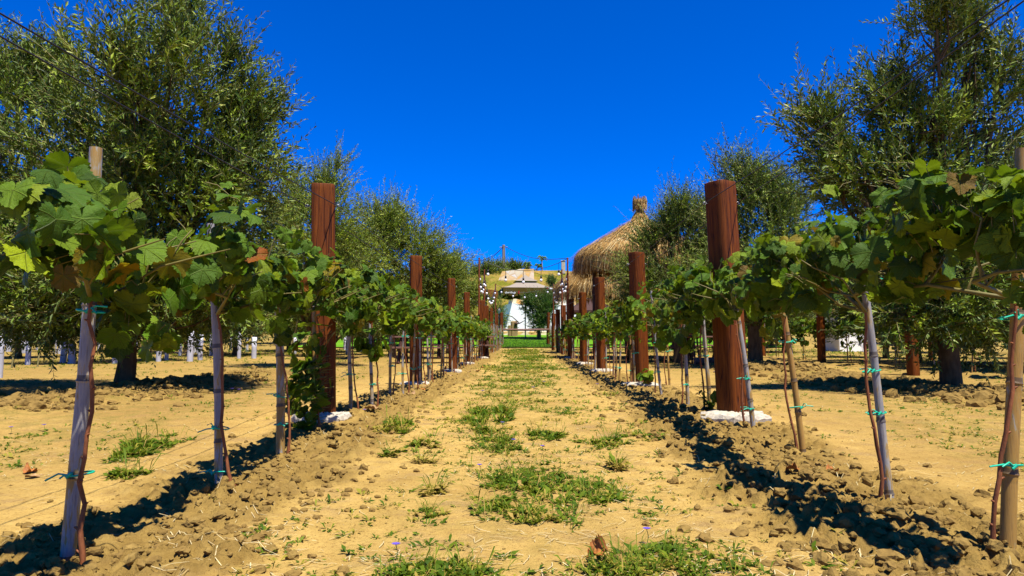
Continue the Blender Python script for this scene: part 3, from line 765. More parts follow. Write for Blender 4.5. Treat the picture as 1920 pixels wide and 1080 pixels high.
# ------------------------------------------------------------------ wooden posts
def post(px, py, Y, tx, ty, wpx, label, rz=.35, foot=True, seed=0, bolts=True, group='red stained posts of the vine rows', foot_s=1.0, cat='post'):
    b = P(px, py, Y); z0 = bz(b.x, Y); top = P(tx, ty, Y); h = top.z-z0; dx = top.x-b.x; r = wpx*Y/FPX/2
    t = thing('wooden_post', label, cat, (b.x, Y, z0), group)
    mb = MB(); rs = np.random.default_rng(seed+3); n = 28; a = np.arange(n)*2*math.pi/n+.0
    ex = 7.0; prof = 1/(np.abs(np.cos(a))**ex+np.abs(np.sin(a))**ex)**(1/ex)*.90
    prof = prof*(1+.02*rs.normal(size=n)); zs = [-.1, .0, .05]+list(np.linspace(.15, h-.05, 12))+[h-.012, h-.004, h]
    ring = []
    for q, z in enumerate(zs):
        k = 1-.02*z/h
        if q == len(zs)-2: k *= .985
        if q == len(zs)-1: k *= .93
        rr = r*prof*k*(1+.008*rs.normal(size=n)); ring.append(np.stack([rr*np.cos(a+rz)+dx*z/h, rr*np.sin(a+rz), np.full(n, z+.004*math.sin(q))], -1))
    V = np.vstack(ring); i = np.arange(len(zs)-1)[:, None]*n; j = np.arange(n)[None, :]; j2 = (j+1) % n
    mb.add(V, np.stack([i+j, i+j2, i+n+j2, i+n+j], -1).reshape(-1, 4))
    tp = ring[-1]; mb.add(np.vstack([tp, [[dx, 0, h+.002]]]), np.stack([np.arange(n), (np.arange(n)+1) % n, np.full(n, n)], -1))
    mb.build('timber', M['post'], t)
    if bolts:
        for s_ in (-1, 1):
            mb = MB(); zb = h-.18*(h/1.95); c = (dx+s_*r*.93, -.01, zb)
            mb.tube([c, (c[0]+s_*.018, c[1]-.004, zb)], .004, 6)
            mb.tube([(c[0]+s_*(.03+.012*math.cos(q)), c[1]-.004, zb+.012*math.sin(q)) for q in np.linspace(0, 6.283, 13)], .0035, 5)
            mb.build('eye_bolt', M['metal'], t)
    if foot:
        mb = MB(); n = 40; a = np.arange(n)*2*math.pi/n
        R0 = r*2.0*foot_s*(1+.22*(vn(np.cos(a)*1.5+seed, np.sin(a)*1.5, 5)-.5)*2+.06*rs.normal(size=n))
        rings = []
        for q, (k, z) in enumerate([(1.0, -.06), (1.04, .004), (.97, .030), (.82, .040), (.55, .047), (.3, .05)]):
            rr = R0*k; rings.append(np.stack([rr*np.cos(a)*1.12, rr*np.sin(a)*.95-.06, z+.018+.006*rs.normal(size=n)], -1))
        V = np.vstack(rings); i = np.arange(5)[:, None]*n; j = np.arange(n)[None, :]; j2 = (j+1) % n
        mb.add(V, np.stack([i+j, i+j2, i+n+j2, i+n+j], -1).reshape(-1, 4))
        mb.add(np.vstack([rings[-1], [[0, -.03, .05]]]), np.stack([np.arange(n), (np.arange(n)+1) % n, np.full(n, n)], -1))
        mb.build('concrete_footing', M['concrete'], t, smooth=False)
    return t, b, h, dx, r
PO = 'red stained posts of the vine rows'
LP = [(607, 786, 5.65, 606, 347, 48, 'nearest red stained wooden post of the left row, rising above the leaves'),
      (780, 725, 10.1, 780, 480, 25, 'second red stained post of the left row from the camera'),
      (849, 699, 14.0, 846, 522, 16, 'third red stained post of the left row from the camera'),
      (876, 684, 18.4, 875, 548, 12, 'fourth red stained post of the left row, before the first thin light pole'),
      (903, 672, 23.5, 903, 563, 12, 'fifth red stained post of the left row, thin light pole on top'),
      (912, 668, 27.5, 912, 573, 9, 'sixth red stained post of the left row, second thin light pole on top'),
      (921, 664, 31.5, 921, 577, 7, 'seventh red stained post of the left row'),
      (931, 660, 37.0, 931, 588, 7, 'eighth red stained post of the left row, near the grass edge'),
      (940, 643, 44.0, 940, 586, 7, 'last red stained post of the left row, at the end rail')]
RP = [(1376, 778, 5.75, 1350, 342, 52, 'nearest red stained wooden post of the right row, half in leaf shade'),
      (1202, 724, 10.0, 1193, 473, 27, 'second red stained post of the right row from the camera'),
      (1129, 698, 14.3, 1124, 520, 17, 'third red stained post of the right row from the camera'),
      (1095, 684, 18.4, 1092, 548, 13, 'fourth red stained post of the right row, before the first thin light pole'),
      (1071, 672, 23.5, 1070, 561, 11, 'fifth red stained post of the right row, thin light pole on top'),
      (1057, 666, 28.5, 1056, 572, 9, 'sixth red stained post of the right row, second thin light pole on top'),
      (1047, 662, 32.5, 1046, 580, 8, 'seventh red stained post of the right row'),
      (1038, 659, 37.5, 1038, 588, 7, 'eighth red stained post of the right row, near the grass edge'),
      (1028, 643, 44.0, 1028, 586, 6, 'last red stained post of the right row, at the end rail')]
PI_ = {}
for side, L in ((-1, LP), (1, RP)):
    for k, (a_, b_, Y, c_, d_, w_, lab) in enumerate(L):
        t, b, h, dx, r = post(a_, b_, Y, c_, d_, w_, lab, rz=.25 if side < 0 else .55+.1*(k % 2), seed=k+(20 if side > 0 else 0), foot=k < 5, foot_s=1.0 if k else .92)
        PI_[(side, k)] = (b.x+dx, Y, bz(b.x, Y)+h, r)
# trellis wires: one long wire per line
def wire(pts, r, label, group, mat='wire', name='trellis_wire', n=4):
    mb = MB(); c = pts[0]; mb.tube(pts, r, n, cap=False); o = mb.build(name, M[mat], offset=c); o.location = c
    return tag(o, label, 'wire', group)
for side, nm in ((-1, 'left'), (1, 'right')):
    for s_, w_ in ((-1, 'outer' if side < 0 else 'inner'), (1, 'inner' if side < 0 else 'outer')):
        pts = []
        p0 = PI_[(side, 0)]
        # before the first post the wires run on past the camera
        ex = {(-1, 1): P(0, 25, 2.05), (-1, -1): P(0, 68, 2.25), (1, -1): P(1890, 0, 2.3), (1, 1): P(1915, 5, 2.25)}[(side, s_)]
        a0 = Vector((p0[0]+s_*(p0[3]+.02), p0[1], p0[2]-.18))
        e2 = ex+(ex-a0)*.5
        pts = [e2, ex]
        for q in (.33, .66): pts.append(ex.lerp(a0, q)-Vector((0, 0, .012)))
        pts.append(a0)
        for k in range(1, 9):
            p = PI_[(side, k)]; b = Vector((p[0]+s_*(p[3]+.02), p[1], p[2]-.18)); pts.append(pts[-1].lerp(b, .5)-Vector((0, 0, .02))); pts.append(b)
        wire(pts, .0038, 'thin %s wire strung along the tops of the %s row posts' % (w_, nm), 'trellis wires')
    X = -1.41 if side < 0 else 1.49
    for z, wn_ in ((.93, 'low wire carrying the vines of the %s row'), ):
        wire([Vector((X, yy, bz(X, yy)+z)) for yy in (.8, 2, 3, 4, 5, 6, 9, 12, 16, 20, 25, 30, 36, 43)], .0018, wn_ % nm, 'trellis wires')

# ------------------------------------------------------------------ olive trees
def olive(px, Y, lobes, label, leaf=.062, nt=2000, per=26, mat='olive', seed=1, trunk_r=.12, trunk_h=.75, basepx=None, group='olive trees beside the vine rows', name='olive_tree', lean=0, ncl=70, twig_up=.5, cat='olive tree', twl=(.3, .65), wr=.155):
    rng = np.random.default_rng(seed)
    bx = P(px, 600, Y).x; z0 = bz(bx, Y)
    t = thing(name, label, cat, (bx, Y, z0), group); org = np.array([bx, Y, z0])
    LC = []; LR = []; Wt = []
    for (lx, ly, rx, rz_) in lobes:
        c = P(lx, ly, Y); rr = rx*Y/FPX; rz2 = rz_*Y/FPX; dep = min(rr, 1.6)
        LC.append((c.x-bx, rng.normal()*.35*dep, c.z-z0)); LR.append((rr, dep, rz2)); Wt.append(rx*rz_)
    LC = np.array(LC); LR = np.array(LR); Wt = np.array(Wt, float)/sum(Wt)
    li = rng.choice(len(lobes), ncl, p=Wt)
    d = rng.normal(size=(ncl, 3)); d /= np.linalg.norm(d, axis=1)[:, None]
    C = LC[li]+d*LR[li]*(rng.random(ncl)**.45*.88)[:, None]; C[:, 2] = np.maximum(C[:, 2], .55)
    # wood
    mw = MB(); pts = [(0, 0, -.08), (.01, 0, .05), (lean*.4+.02, .02, trunk_h*.5), (lean+.0, 0, trunk_h)]
    mw.tube(pts, [trunk_r*1.5, trunk_r*1.15, trunk_r, trunk_r*.9], 12, jit=.18)
    fork = np.array([lean, 0, trunk_h]); mw.build('trunk', M['bark'], t)
    mw = MB()
    nl = len(lobes)
    for L in range(nl):
        e = LC[L]; mid = fork*.5+e*.5+np.array([0, 0, -.12*abs(e[0])]); k1 = fork+(mid-fork)*.5+rng.normal(size=3)*.06
        q = [fork, k1, mid+rng.normal(size=3)*.08, e]
        mw.tube(q, [trunk_r*.62, trunk_r*.42, trunk_r*.3, trunk_r*.14], 7, jit=.1)
        for ci in np.where(li == L)[0]:
            s_ = rng.uniform(.35, .95); p0 = q[2]+(q[3]-q[2])*s_ if s_ > .5 else q[1]+(q[2]-q[1])*s_*2
            mm = (p0+C[ci])/2+rng.normal(size=3)*.07
            mw.tube([p0, mm, C[ci]], [trunk_r*.16, trunk_r*.1, trunk_r*.05], 5, cap=False)
    mw.build('limb', M['bark'], t)
    # twigs
    tc = rng.integers(0, ncl, nt); cen = LC[li[tc]]
    out = C[tc]-(LC.mean(0)*.5+cen*.5); out /= np.linalg.norm(out, axis=1)[:, None]+1e-6
    dirv = out*.75+rng.normal(size=(nt, 3))*.55+np.array([0, 0, twig_up]); dirv /= np.linalg.norm(dirv, axis=1)[:, None]
    cr = np.array([wr*1.1, wr, wr])*(LR[li[tc]].mean(1)[:, None]+.35)
    p0 = C[tc]+rng.normal(size=(nt, 3))*cr*.75
    L = twl[0]+(twl[1]-twl[0])*rng.random(nt)
    sh = (rng.random(nt) < .07) & (out[:, 2] > .1); L = np.where(sh, L*1.45, L); dirv = np.where(sh[:, None], dirv*.5+np.array([0, 0, 1.]), dirv); dirv /= np.linalg.norm(dirv, axis=1)[:, None]
    bend = rng.normal(size=(nt, 3))*.22+np.array([0, 0, .10])
    def at(s_): return p0[:, None, :]+dirv[:, None, :]*(L[:, None]*s_)[:, :, None]+bend[:, None, :]*((L[:, None]*s_**2))[:, :, None]
    ks = np.array([0, .5, 1.])[None].repeat(nt, 0); TP = at(ks)
    # stem ribbons as 3-sided tubes
    sr = .0017*(leaf/.06); aa = np.arange(3)*2.094
    ref = np.cross(dirv, [0.3, .5, .8]); ref /= np.linalg.norm(ref, axis=1)[:, None]; ref2 = np.cross(dirv, ref)
    ring = TP[:, :, None, :]+(np.array([1.4, 1, .5])*sr)[None, :, None, None]*(np.cos(aa)[None, None, :, None]*ref[:, None, None, :]+np.sin(aa)[None, None, :, None]*ref2[:, None, None, :])
    b = np.arange(nt)[:, None]*9; fl = []
    for i in (0, 1):
        for j in range(3): fl.append(b+np.array([[i*3+j, i*3+(j+1) % 3, i*3+3+(j+1) % 3, i*3+3+j]]))
    mt = MB(); mt.add(ring.reshape(-1, 3), np.vstack(fl)); mt.build('twigs', M['twig'], t)
    # leaves
    s_ = (np.arange(per)[None]+.5*rng.random((nt, per)))/per*.98+.04; PP = at(s_); ph = rng.random((nt, 1))*6.28
    ang = ph+(np.arange(per)[None] % 2)*math.pi+(np.arange(per)[None]//2)*1.57+rng.normal(size=(nt, per))*.35
    radv = np.cos(ang)[:, :, None]*ref[:, None, :]+np.sin(ang)[:, :, None]*ref2[:, None, :]
    tan = dirv[:, None, :]+bend[:, None, :]*2*s_[:, :, None]; tan /= np.linalg.norm(tan, axis=2)[:, :, None]
    ld = tan*.85+radv*(.65+.3*rng.random((nt, per)))[:, :, None]; ld /= np.linalg.norm(ld, axis=2)[:, :, None]
    ll = leaf*(.6+.6*rng.random((nt, per)))*(1-.35*s_**3); wv = np.cross(ld, radv+rng.normal(size=(nt, per, 3))*.5); wv /= np.linalg.norm(wv, axis=2)[:, :, None]+1e-9
    N = nt*per; PP = PP.reshape(N, 3); ld = ld.reshape(N, 3); wv = wv.reshape(N, 3); ll = ll.reshape(N, 1)
    nn = np.cross(ld, wv); w = ll*.14
    V = np.stack([PP, PP+ld*ll*.5-wv*w+nn*w*.35, PP+ld*ll, PP+ld*ll*.5+wv*w+nn*w*.35], 1)
    k = np.arange(N)[:, None]*4; F = np.concatenate([k+np.array([[0, 1, 2]]), k+np.array([[0, 2, 3]])])
    base = np.repeat(np.clip(.4+.22*rng.normal(size=nt), 0, 1), per); tt = np.clip(base+.16*rng.normal(size=N), 0, 1)
    mc = MB(); mc.add(V.reshape(-1, 3), F, np.concatenate([tt, tt])); mc.build('crown', M[mat], t, smooth=False)
    return t
olive(238, 8.8, [(315, 20, 65, 120), (330, 190, 135, 130), (440, 250, 75, 100), (430, 130, 45, 60), (350, 360, 180, 110), (180, 300, 150, 120), (180, 520, 190, 100), (330, 520, 160, 90), (440, 430, 90, 90), (250, 600, 150, 50), (100, 590, 110, 50), (380, 570, 110, 60)],
      'tallest olive tree on the left, dark trunk behind the first two bamboo stakes', .105, 4000, 27, seed=3, trunk_r=.115, ncl=190)
olive(-60, 9.6, [(60, 170, 75, 110), (0, 140, 100, 100), (-60, 250, 150, 170), (60, 330, 120, 130), (-20, 480, 170, 130), (60, 560, 120, 80), (110, 200, 60, 80)],
      'olive tree cut off by the left edge of the picture', .105, 2500, 27, seed=5, trunk_r=.12, ncl=90)
olive(590, 17, [(618, 345, 28, 60), (560, 400, 60, 60), (615, 420, 60, 60), (545, 480, 90, 70), (640, 480, 70, 60), (600, 560, 100, 60)],
      'slender olive tree with a narrow pointed top behind the nearest left post', .10, 2300, 26, 'olive_light', seed=7, ncl=80, twl=(.4, .85))
olive(735, 23, [(725, 440, 55, 60), (775, 470, 60, 60), (690, 490, 70, 70), (820, 510, 50, 45), (750, 550, 110, 60)],
      'rounded pale olive tree behind the second post of the left row', .12, 2800, 26, 'olive_light', seed=9, ncl=100, twl=(.5, 1.0))
olive(842, 30, [(845, 520, 38, 30), (820, 560, 55, 40), (870, 560, 25, 30)], 'small pale olive tree low behind the third left post', .13, 1100, 24, 'olive_light', seed=10, ncl=50, twl=(.5, .9))
olive(1775, 8.8, [(1830, 90, 50, 90), (1725, 80, 50, 65), (1655, 175, 60, 65), (1555, 255, 60, 50), (1750, 150, 60, 95), (1880, 130, 45, 90), (1860, 230, 110, 120), (1700, 240, 85, 90), (1600, 300, 80, 60), (1570, 350, 70, 50), (1740, 360, 150, 100), (1880, 420, 90, 120), (1800, 520, 150, 85), (1650, 500, 110, 80), (1900, 590, 100, 60), (1730, 590, 130, 45), (1820, 610, 130, 40)],
      'large olive tree at the right edge with long feathery shoots and dark trunk', .105, 2900, 25, seed=13, trunk_r=.115, trunk_h=.8, ncl=150)
olive(1413, 16.5, [(1405, 350, 55, 45), (1380, 420, 55, 70), (1450, 400, 60, 70), (1430, 500, 100, 80), (1350, 520, 60, 60), (1440, 580, 90, 35)],
      'olive tree with grey trunk right of the nearest red post of the right row', .10, 2700, 26, seed=17, ncl=90, trunk_r=.16, trunk_h=1.0, twl=(.4, .85))
olive(1273, 19.5, [(1258, 420, 38, 50), (1295, 430, 50, 55), (1232, 485, 38, 40), (1215, 500, 45, 50), (1222, 455, 30, 30), (1185, 515, 30, 30), (1325, 450, 50, 60), (1290, 510, 70, 60), (1240, 570, 80, 45)],
      'olive tree overlapping the thatched canopy on the right', .10, 2500, 26, seed=19, ncl=80, trunk_r=.17, trunk_h=1.1, twl=(.4, .9))
# background olives: two sources, copied
bg1 = olive(-300, 24, [(-300, 470, 110, 80), (-360, 540, 90, 70), (-240, 550, 90, 70), (-300, 590, 130, 50)], 'background olive', .17, 1700, 22, seed=23, ncl=60, trunk_h=.6, twl=(.5, 1.0), group='olive trees in the field behind')
bg2 = olive(-700, 24, [(-700, 500, 90, 70), (-750, 560, 80, 60), (-640, 560, 90, 60)], 'background olive', .17, 1500, 22, seed=29, ncl=50, trunk_h=.6, twl=(.5, 1.0), group='olive trees in the field behind')
bgp = [(-9.5, 33), (11.2, 14), (-12, 20), (-11.5, 27), (-12.5, 36), (-18, 24), (-19, 32), (-25, 28), (-27, 38), (-8.5, 40), (-16, 45), (-22, 47), (-33, 45), (-6.0, 34),
       (12.5, 16), (12.5, 24), (12, 32), (18, 22), (19, 32), (25, 30), (8.2, 38), (15, 42), (24, 44), (5.2, 30), (33, 42), (17, 14), (-7.6, 27), (-7, 42), (11, 19.5), (14.5, 13), (14, 18), (8.8, 32), (-15, 30), (-22, 34), (-9, 48), (10, 46), (19, 50)]
lab_l = 'dark olive tree in the shaded background beyond the left field'; lab_r = 'dark olive tree in the shaded background beyond the right rows'
for i, (x, y_) in enumerate(bgp):
    src = (bg1, bg2)[i % 2]; lab = lab_l if x < 0 else lab_r
    s_ = .8+.25*random.random()
    if i < 2: o = src; o.location = (x, y_, bz(x, y_)); o['label'] = lab
    else: o = dup(src, (x, y_, bz(x, y_)), random.random()*6.28, (s_, s_, s_*.85), lab)

# ------------------------------------------------------------------ centre background
def sheet(name, f, x0, x1, y0, y1, nx, ny, mat, kind='structure'):
    xs = np.linspace(x0, x1, nx); ys = np.linspace(y0, y1, ny); X, Y_ = np.meshgrid(xs, ys); Z = f(X, Y_)
    mb = MB(); I = np.arange(ny-1)[:, None]*nx+np.arange(nx-1)[None, :]
    mb.add(np.stack([X, Y_, Z], -1).reshape(-1, 3), np.stack([I, I+1, I+nx+1, I+nx], -1).reshape(-1, 4)); o = mb.build(name, mat); tag(o, kind=kind); return o
sheet('lawn', lambda x, y: base_h(x, y)+.05+.02*fbm(x*3, y*3, 3, 3), -14, 16, 40.9, 63, 160, 110, M['lawn'])
def lawn_blades():
    mb = MB(); n = 14000; x = -2.6+RNG.random(n)*5.4; y = 40.7+RNG.random(n)**1.5*14; z = base_h(x, y)+.05
    a = RNG.random(n)*6.28; h = .04+.06*RNG.random(n); w = .012
    V = np.stack([np.stack([x-np.cos(a)*w, y-np.sin(a)*w, z], -1), np.stack([x+np.cos(a)*w, y+np.sin(a)*w, z], -1), np.stack([x+np.sin(a)*h*.4, y, z+h], -1)], 1).reshape(-1, 3)
    mb.add(V, np.arange(n)[:, None]*3+np.array([[0, 1, 2]]), .25+.5*RNG.random(n)); return mb.build('lawn_grass', M['bush'])
tag(lawn_blades(), 'short bright green grass of the lawn', 'grass', kind='stuff')
# log edging at the lawn
mb = MB(); a_ = P(936, 656, 40.6); b_ = P(1046, 656, 40.6); mb.tube([a_.lerp(b_, q)+Vector((0, 0, .02*math.sin(q*9))) for q in np.linspace(0, 1, 14)], .085, 8, jit=.2)
o = mb.build('edging_log', M['darkwood'], offset=a_); o.location = a_; tag(o, 'dark log edging laid across the path where the lawn begins', 'log')
mb = MB(); a_ = P(942, 618, 43.8); b_ = P(1029, 618, 43.8); mb.tube([a_, a_.lerp(b_, .5)-Vector((0, 0, .02)), b_], .07, 10)
o = mb.build('end_rail', M['plank'], offset=a_); o.location = a_; tag(o, 'horizontal brown rail spanning between the last two red posts', 'rail')
# hill
def hill_f(x, y):
    s_ = sstep(65, 77, y); w = np.exp(-(np.abs(x-.5)/11.)**4)
    return base_h(x, y)-.1+s_*(7.4*w+3.0*(1-w))+w*3.1*sstep(64.2, 65.2, y)*(1-.0*s_)*np.exp(-(np.abs(x)/7)**6)*(1-s_)+.35*(fbm(x*.5, y*.5, 4, 4)-.5)
sheet('hillside', hill_f, -45, 45, 63, 120, 180, 110, M['hill'])
# house front built into the slope
hs = thing('house', 'low whitewashed house with stone courses built into the dry slope', 'house', (0, 64, 1.5))
def quad_prism(mb, poly, y0, y1, tint=.5):   # poly in x,z
    n = len(poly); V = [(x, y0, z) for x, z in poly]+[(x, y1, z) for x, z in poly]
    cx = sum(p[0] for p in poly)/n; cz = sum(p[1] for p in poly)/n
    V += [(cx, y0, cz), (cx, y1, cz)]
    F = [(i, n+i, n+(i+1) % n, (i+1) % n) for i in range(n)]; T = [(i, (i+1) % n, 2*n) for i in range(n)]+[(n+(i+1) % n, n+i, 2*n+1) for i in range(n)]
    mb.add(V, F, tint); mb.add(V, T, tint)
def xz(px, py, Y, o=(0, 0, 0)): p = P(px, py, Y); return (p.x-o[0], p.z-o[2])
HO = (0, 64, 1.5)
mb = MB(); quad_prism(mb, [xz(915, 632, 64, HO), xz(1080, 632, 64, HO), xz(1080, 572, 64, HO), xz(985, 572, 64, HO), xz(960, 568, 64, HO), xz(942, 574, 64, HO), xz(932, 588, 64, HO), xz(915, 600, 64, HO)], -.2, .4); mb.build('white_wall', M['white'], hs, smooth=False)
mb = MB(); quad_prism(mb, [xz(953, 572, 64.1, HO), xz(1080, 575, 64.1, HO), xz(1080, 548, 64.1, HO), xz(955, 548, 64.1, HO)], .0, .6); mb.build('stone_course', M['stone'], hs, smooth=False)
mb = MB(); quad_prism(mb, [xz(905, 556, 63, HO), xz(962, 559, 63, HO), xz(958, 549, 63, HO), xz(905, 541, 63, HO)], -1.1, .2); mb.build('roof', M['rust'], hs, smooth=False)
# retaining wall on the slope
p0 = P(968, 516, 73.4); rw = thing('retaining_wall', 'pale stone retaining wall with slanted end high on the slope behind the umbrella', 'stone wall', p0)
mb = MB(); quad_prism(mb, [xz(925, 552, 73.4, p0), xz(1001, 556, 73.4, p0), xz(1001, 506, 73.4, p0), xz(990, 507, 73.4, p0), xz(975, 506, 73.4, p0), xz(968, 508, 73.4, p0), xz(942, 511, 73.4, p0)], -1.0, 1.5); mb.build('masonry', M['stone'], rw, smooth=False)
# low wall at the back of the lawn
p0 = P(985, 628, 61); lw = MB(); x0_, x1_ = P(900, 628, 61).x-p0.x, P(1090, 628, 61).x-p0.x
lw.box(((x0_+x1_)/2, 0, -.1), (x1_-x0_, .4, .85), bev=.03); o = lw.build('low_stone_wall', M['stone'], smooth=False); o.location = p0; tag(o, 'low tan stone wall along the back of the lawn', 'stone wall')
# umbrella
UY = 52.; ub = P(985, 632, UY); ub.z = bz(ub.x, UY)+.04
um = thing('patio_umbrella', 'large square beige two tier umbrella with olive valance and white lettering', 'umbrella', ub)
def zz(py): return P(985, py, UY).z-ub.z
E, V0, E2, A2 = zz(543), zz(558), zz(528), zz(518)
w = 1.9; ang = R(8)
mb = MB(); mb.tube([(0, 0, 0), (0, 0, E2)], .045, 10); mb.build('pole', M['greypole'], um)
def frustum(mb, w0, z0, w1, z1, seg=8):
    V = []; rows = []
    for q in np.linspace(0, 1, 5):
        ww = w0+(w1-w0)*q; zq = z0+(z1-z0)*q-.12*math.sin(q*3.14)*(w0-w1)*.4; row = []
        for s_ in range(4):
            for e in range(seg):
                u = -1+2*e/seg; c = [(u, -1), (1, u), (-u, 1), (-1, -u)][s_]; x, y = c[0]*ww, c[1]*ww
                sag = .05*(1-u*u)*(1-q)*w0/1.9
                row.append((x*math.cos(ang)-y*math.sin(ang), x*math.sin(ang)+y*math.cos(ang), zq-sag*0))
        rows.append(row)
    n = 4*seg; V = np.array(rows).reshape(-1, 3); i = np.arange(4)[:, None]*n; j = np.arange(n)[None, :]; j2 = (j+1) % n
    mb.add(V, np.stack([i+j, i+j2, i+n+j2, i+n+j], -1).reshape(-1, 4))
mb = MB(); frustum(mb, w, E, .72, E2-.12); mb.build('canopy', M['canvas'], um, smooth=False)
mb = MB(); frustum(mb, .86, E2-.02, .02, A2+.1); mb.build('top_tier', M['canvas'], um, smooth=False)
mb = MB()
for s_ in range(4):
    c, s2 = math.cos(ang+s_*math.pi/2), math.sin(ang+s_*math.pi/2)
    pts = []; k = 14
    for i in range(k+1):
        u = -w+2*w*i/k; off = -w-.015+.02*math.sin(i*1.9)
        for z in (E-.01, V0+.05*math.sin(i*1.57)): pts.append((u*c-off*s2, u*s2+off*c, z))
    mb.add(pts, [(2*i, 2*i+1, 2*i+3, 2*i+2) for i in range(k)])
va = mb.build('valance', M['valance'], um, smooth=False)
for q in range(4):
    a = ang+q*math.pi/2+math.pi/4; mb = MB(); mb.tube([(0, 0, E+.05), (math.cos(a)*w*1.38, math.sin(a)*w*1.38, E-.03)], .015, 5); mb.build('rib', M['darkwood'], um)
def text_mesh(txt, size, mat, parent, loc, rot, name='lettering', depth=.004):
    cu = bpy.data.curves.new('t', 'FONT'); cu.body = txt; cu.size = size; cu.extrude = depth; cu.align_x = 'LEFT'
    to = bpy.data.objects.new('t', cu); COL.objects.link(to); dg = bpy.context.evaluated_depsgraph_get(); me = bpy.data.meshes.new_from_object(to.evaluated_get(dg))
    bpy.data.objects.remove(to); me.materials.clear(); me.materials.append(mat)
    o = bpy.data.objects.new(name, me); COL.objects.link(o); o.parent = parent; o.location = loc; o.rotation_euler = rot; return o
c, s2 = math.cos(ang), math.sin(ang); off = -w-.05; u = -w+.12
LX = (u*c-off*s2, u*s2+off*c, (E+V0)/2-.14)
text_mesh('aberdings', .21, M['letter'], va, LX, (R(90), 0, ang))
mb = MB(); u = -w+1.16; 
mb.box((u*c-off*s2, u*s2+off*c, (E+V0)/2-.06), (.10, .02, .20), ang); mb.build('emblem', M['red'], va, smooth=False)
mb = MB(); u = w-.55; mb.box((u*c-(off)*s2, u*s2+off*c, E-.06), (.16, .02, .10), ang); mb.build('emblem', M['red'], va, smooth=False)
mb = MB(); u = w-.28; mb.box((u*c-(off)*s2, u*s2+off*c, E-.07), (.28, .02, .08), ang); mb.build('lettering', M['letter'], va, smooth=False)
# bushes in the centre
olive(1010, 50, [(1010, 580, 27, 36), (995, 570, 20, 26), (1028, 575, 20, 30), (1008, 605, 26, 20)], 'round dark green tree standing before the umbrella', .13, 1900, 20, 'bush', seed=31, ncl=80, trunk_r=.14, trunk_h=.8, group='trees at the lawn', name='bushy_tree', cat='tree', twl=(.3, .6), wr=.16)
olive(931, 47, [(932, 600, 16, 30), (926, 575, 16, 24)], 'thin young olive tree at the left side of the lawn', .12, 420, 18, 'olive_light', seed=33, ncl=30, trunk_r=.06, group='trees at the lawn', twl=(.3, .7))
olive(917, 76, [(918, 520, 22, 26), (895, 540, 34, 30), (880, 520, 26, 24), (935, 515, 10, 14)], 'dark tree at the left end of the slope behind the wall', .24, 1500, 20, 'olive', seed=35, ncl=50, group='trees on the slope', twl=(.6, 1.3), name='slope_tree', cat='tree')
olive(968, 82, [(962, 506, 22, 9), (985, 507, 10, 6)], 'low trees peeking over the retaining wall by the utility pole', .25, 420, 16, 'olive', seed=36, ncl=30, group='trees on the slope', twl=(.5, 1), name='slope_tree', cat='tree')
olive(1034, 68, [(1036, 530, 8, 8)], 'small round shrub on the dry slope right of the umbrella', .2, 160, 14, 'bush', seed=37, ncl=12, trunk_r=.04, trunk_h=.2, group='trees on the slope', twl=(.3, .6), name='shrub', cat='shrub')
mbx = MB()
for _ in range(60):
    p = P(962, 630, 58); rosette(mbx, p.x+RNG.normal()*.16, 58+RNG.normal()*.15, bz(0, 58)+.05+RNG.random()*.7, .22, 9, .7, .2, .6, .25)
o = mbx.build('shrub', M['weed'], offset=(P(962, 630, 58).x, 58, 1.4)); o.location = (P(962, 630, 58).x, 58, 1.4); tag(o, 'small round yellow green shrub at the foot of the low stone wall', 'shrub')
# utility pole
up = P(945, 512, 80); zt = P(945, 459, 80).z; u_ = thing('utility_pole', 'grey utility pole standing above the slope against the sky', 'pole', (up.x, 80, up.z-2))
mb = MB(); mb.tube([(0, 0, 0), (-.05, 0, zt-up.z+2)], [.24, .17], 10); mb.build('shaft', M['greypole'], u_)
mb = MB(); mb.tube([(-.5, 0, zt-up.z+1.7), (.4, 0, zt-up.z+1.75)], .05, 6); mb.build('crossarm', M['greypole'], u_)
tp = Vector((up.x, 80, zt-.15))
for i, (ax, ay, nm) in enumerate(((878, 487, 'falling left toward the olive trees'), (872, 500, 'lower one falling left'), (1062, 484, 'falling right toward the thatched roof'))):
    e = P(ax, ay, 70); pts = [tp.lerp(e, q)-Vector((0, 0, .7*math.sin(q*3.14))) for q in np.linspace(0, 1, 9)]
    wire(pts, .03, 'power line from the utility pole, '+nm, 'power lines', 'wire', 'power_line')
# yucca like plants + chimney on top of the slope
for i, (ax, ay, ty, lab) in enumerate(((995, 506, 489, 'short leaning plant with leafy tuft on the ridge'), (1017, 503, 478, 'taller thin plant with leafy tuft on the ridge'), (1006, 505, 493, 'small spiky plant between the two tufted ones on the ridge'))):
    b = P(ax, ay, 76); h = P(ax, ty, 76).z-b.z; t = thing('ridge_plant', lab, 'plant', (b.x, 76, b.z-.3), 'plants on the ridge')
    mb = MB(); mb.tube([(0, 0, 0), (-.15+.1*i, 0, h*.5), (-.3+.25*i, 0, h)], .07, 6); mb.build('stem', M['greypole'], t)
    mb = MB()
    for _ in range(16):
        a = RNG.random()*6.28; L = .35+.35*RNG.random(); zc = h*(.65+.4*RNG.random()); x0_ = -.3+.25*i
        mb.tube([(x0_, 0, zc), (x0_+math.cos(a)*L*.5, math.sin(a)*L*.5, zc+.3*L), (x0_+math.cos(a)*L, math.sin(a)*L, zc-.1*L)], [.05, .07, .01], 4)
    mb.build('leaves', M['yucca'], t)
ch = P(1056, 503, 74); mb = MB(); hh = P(1056, 490, 74).z-ch.z
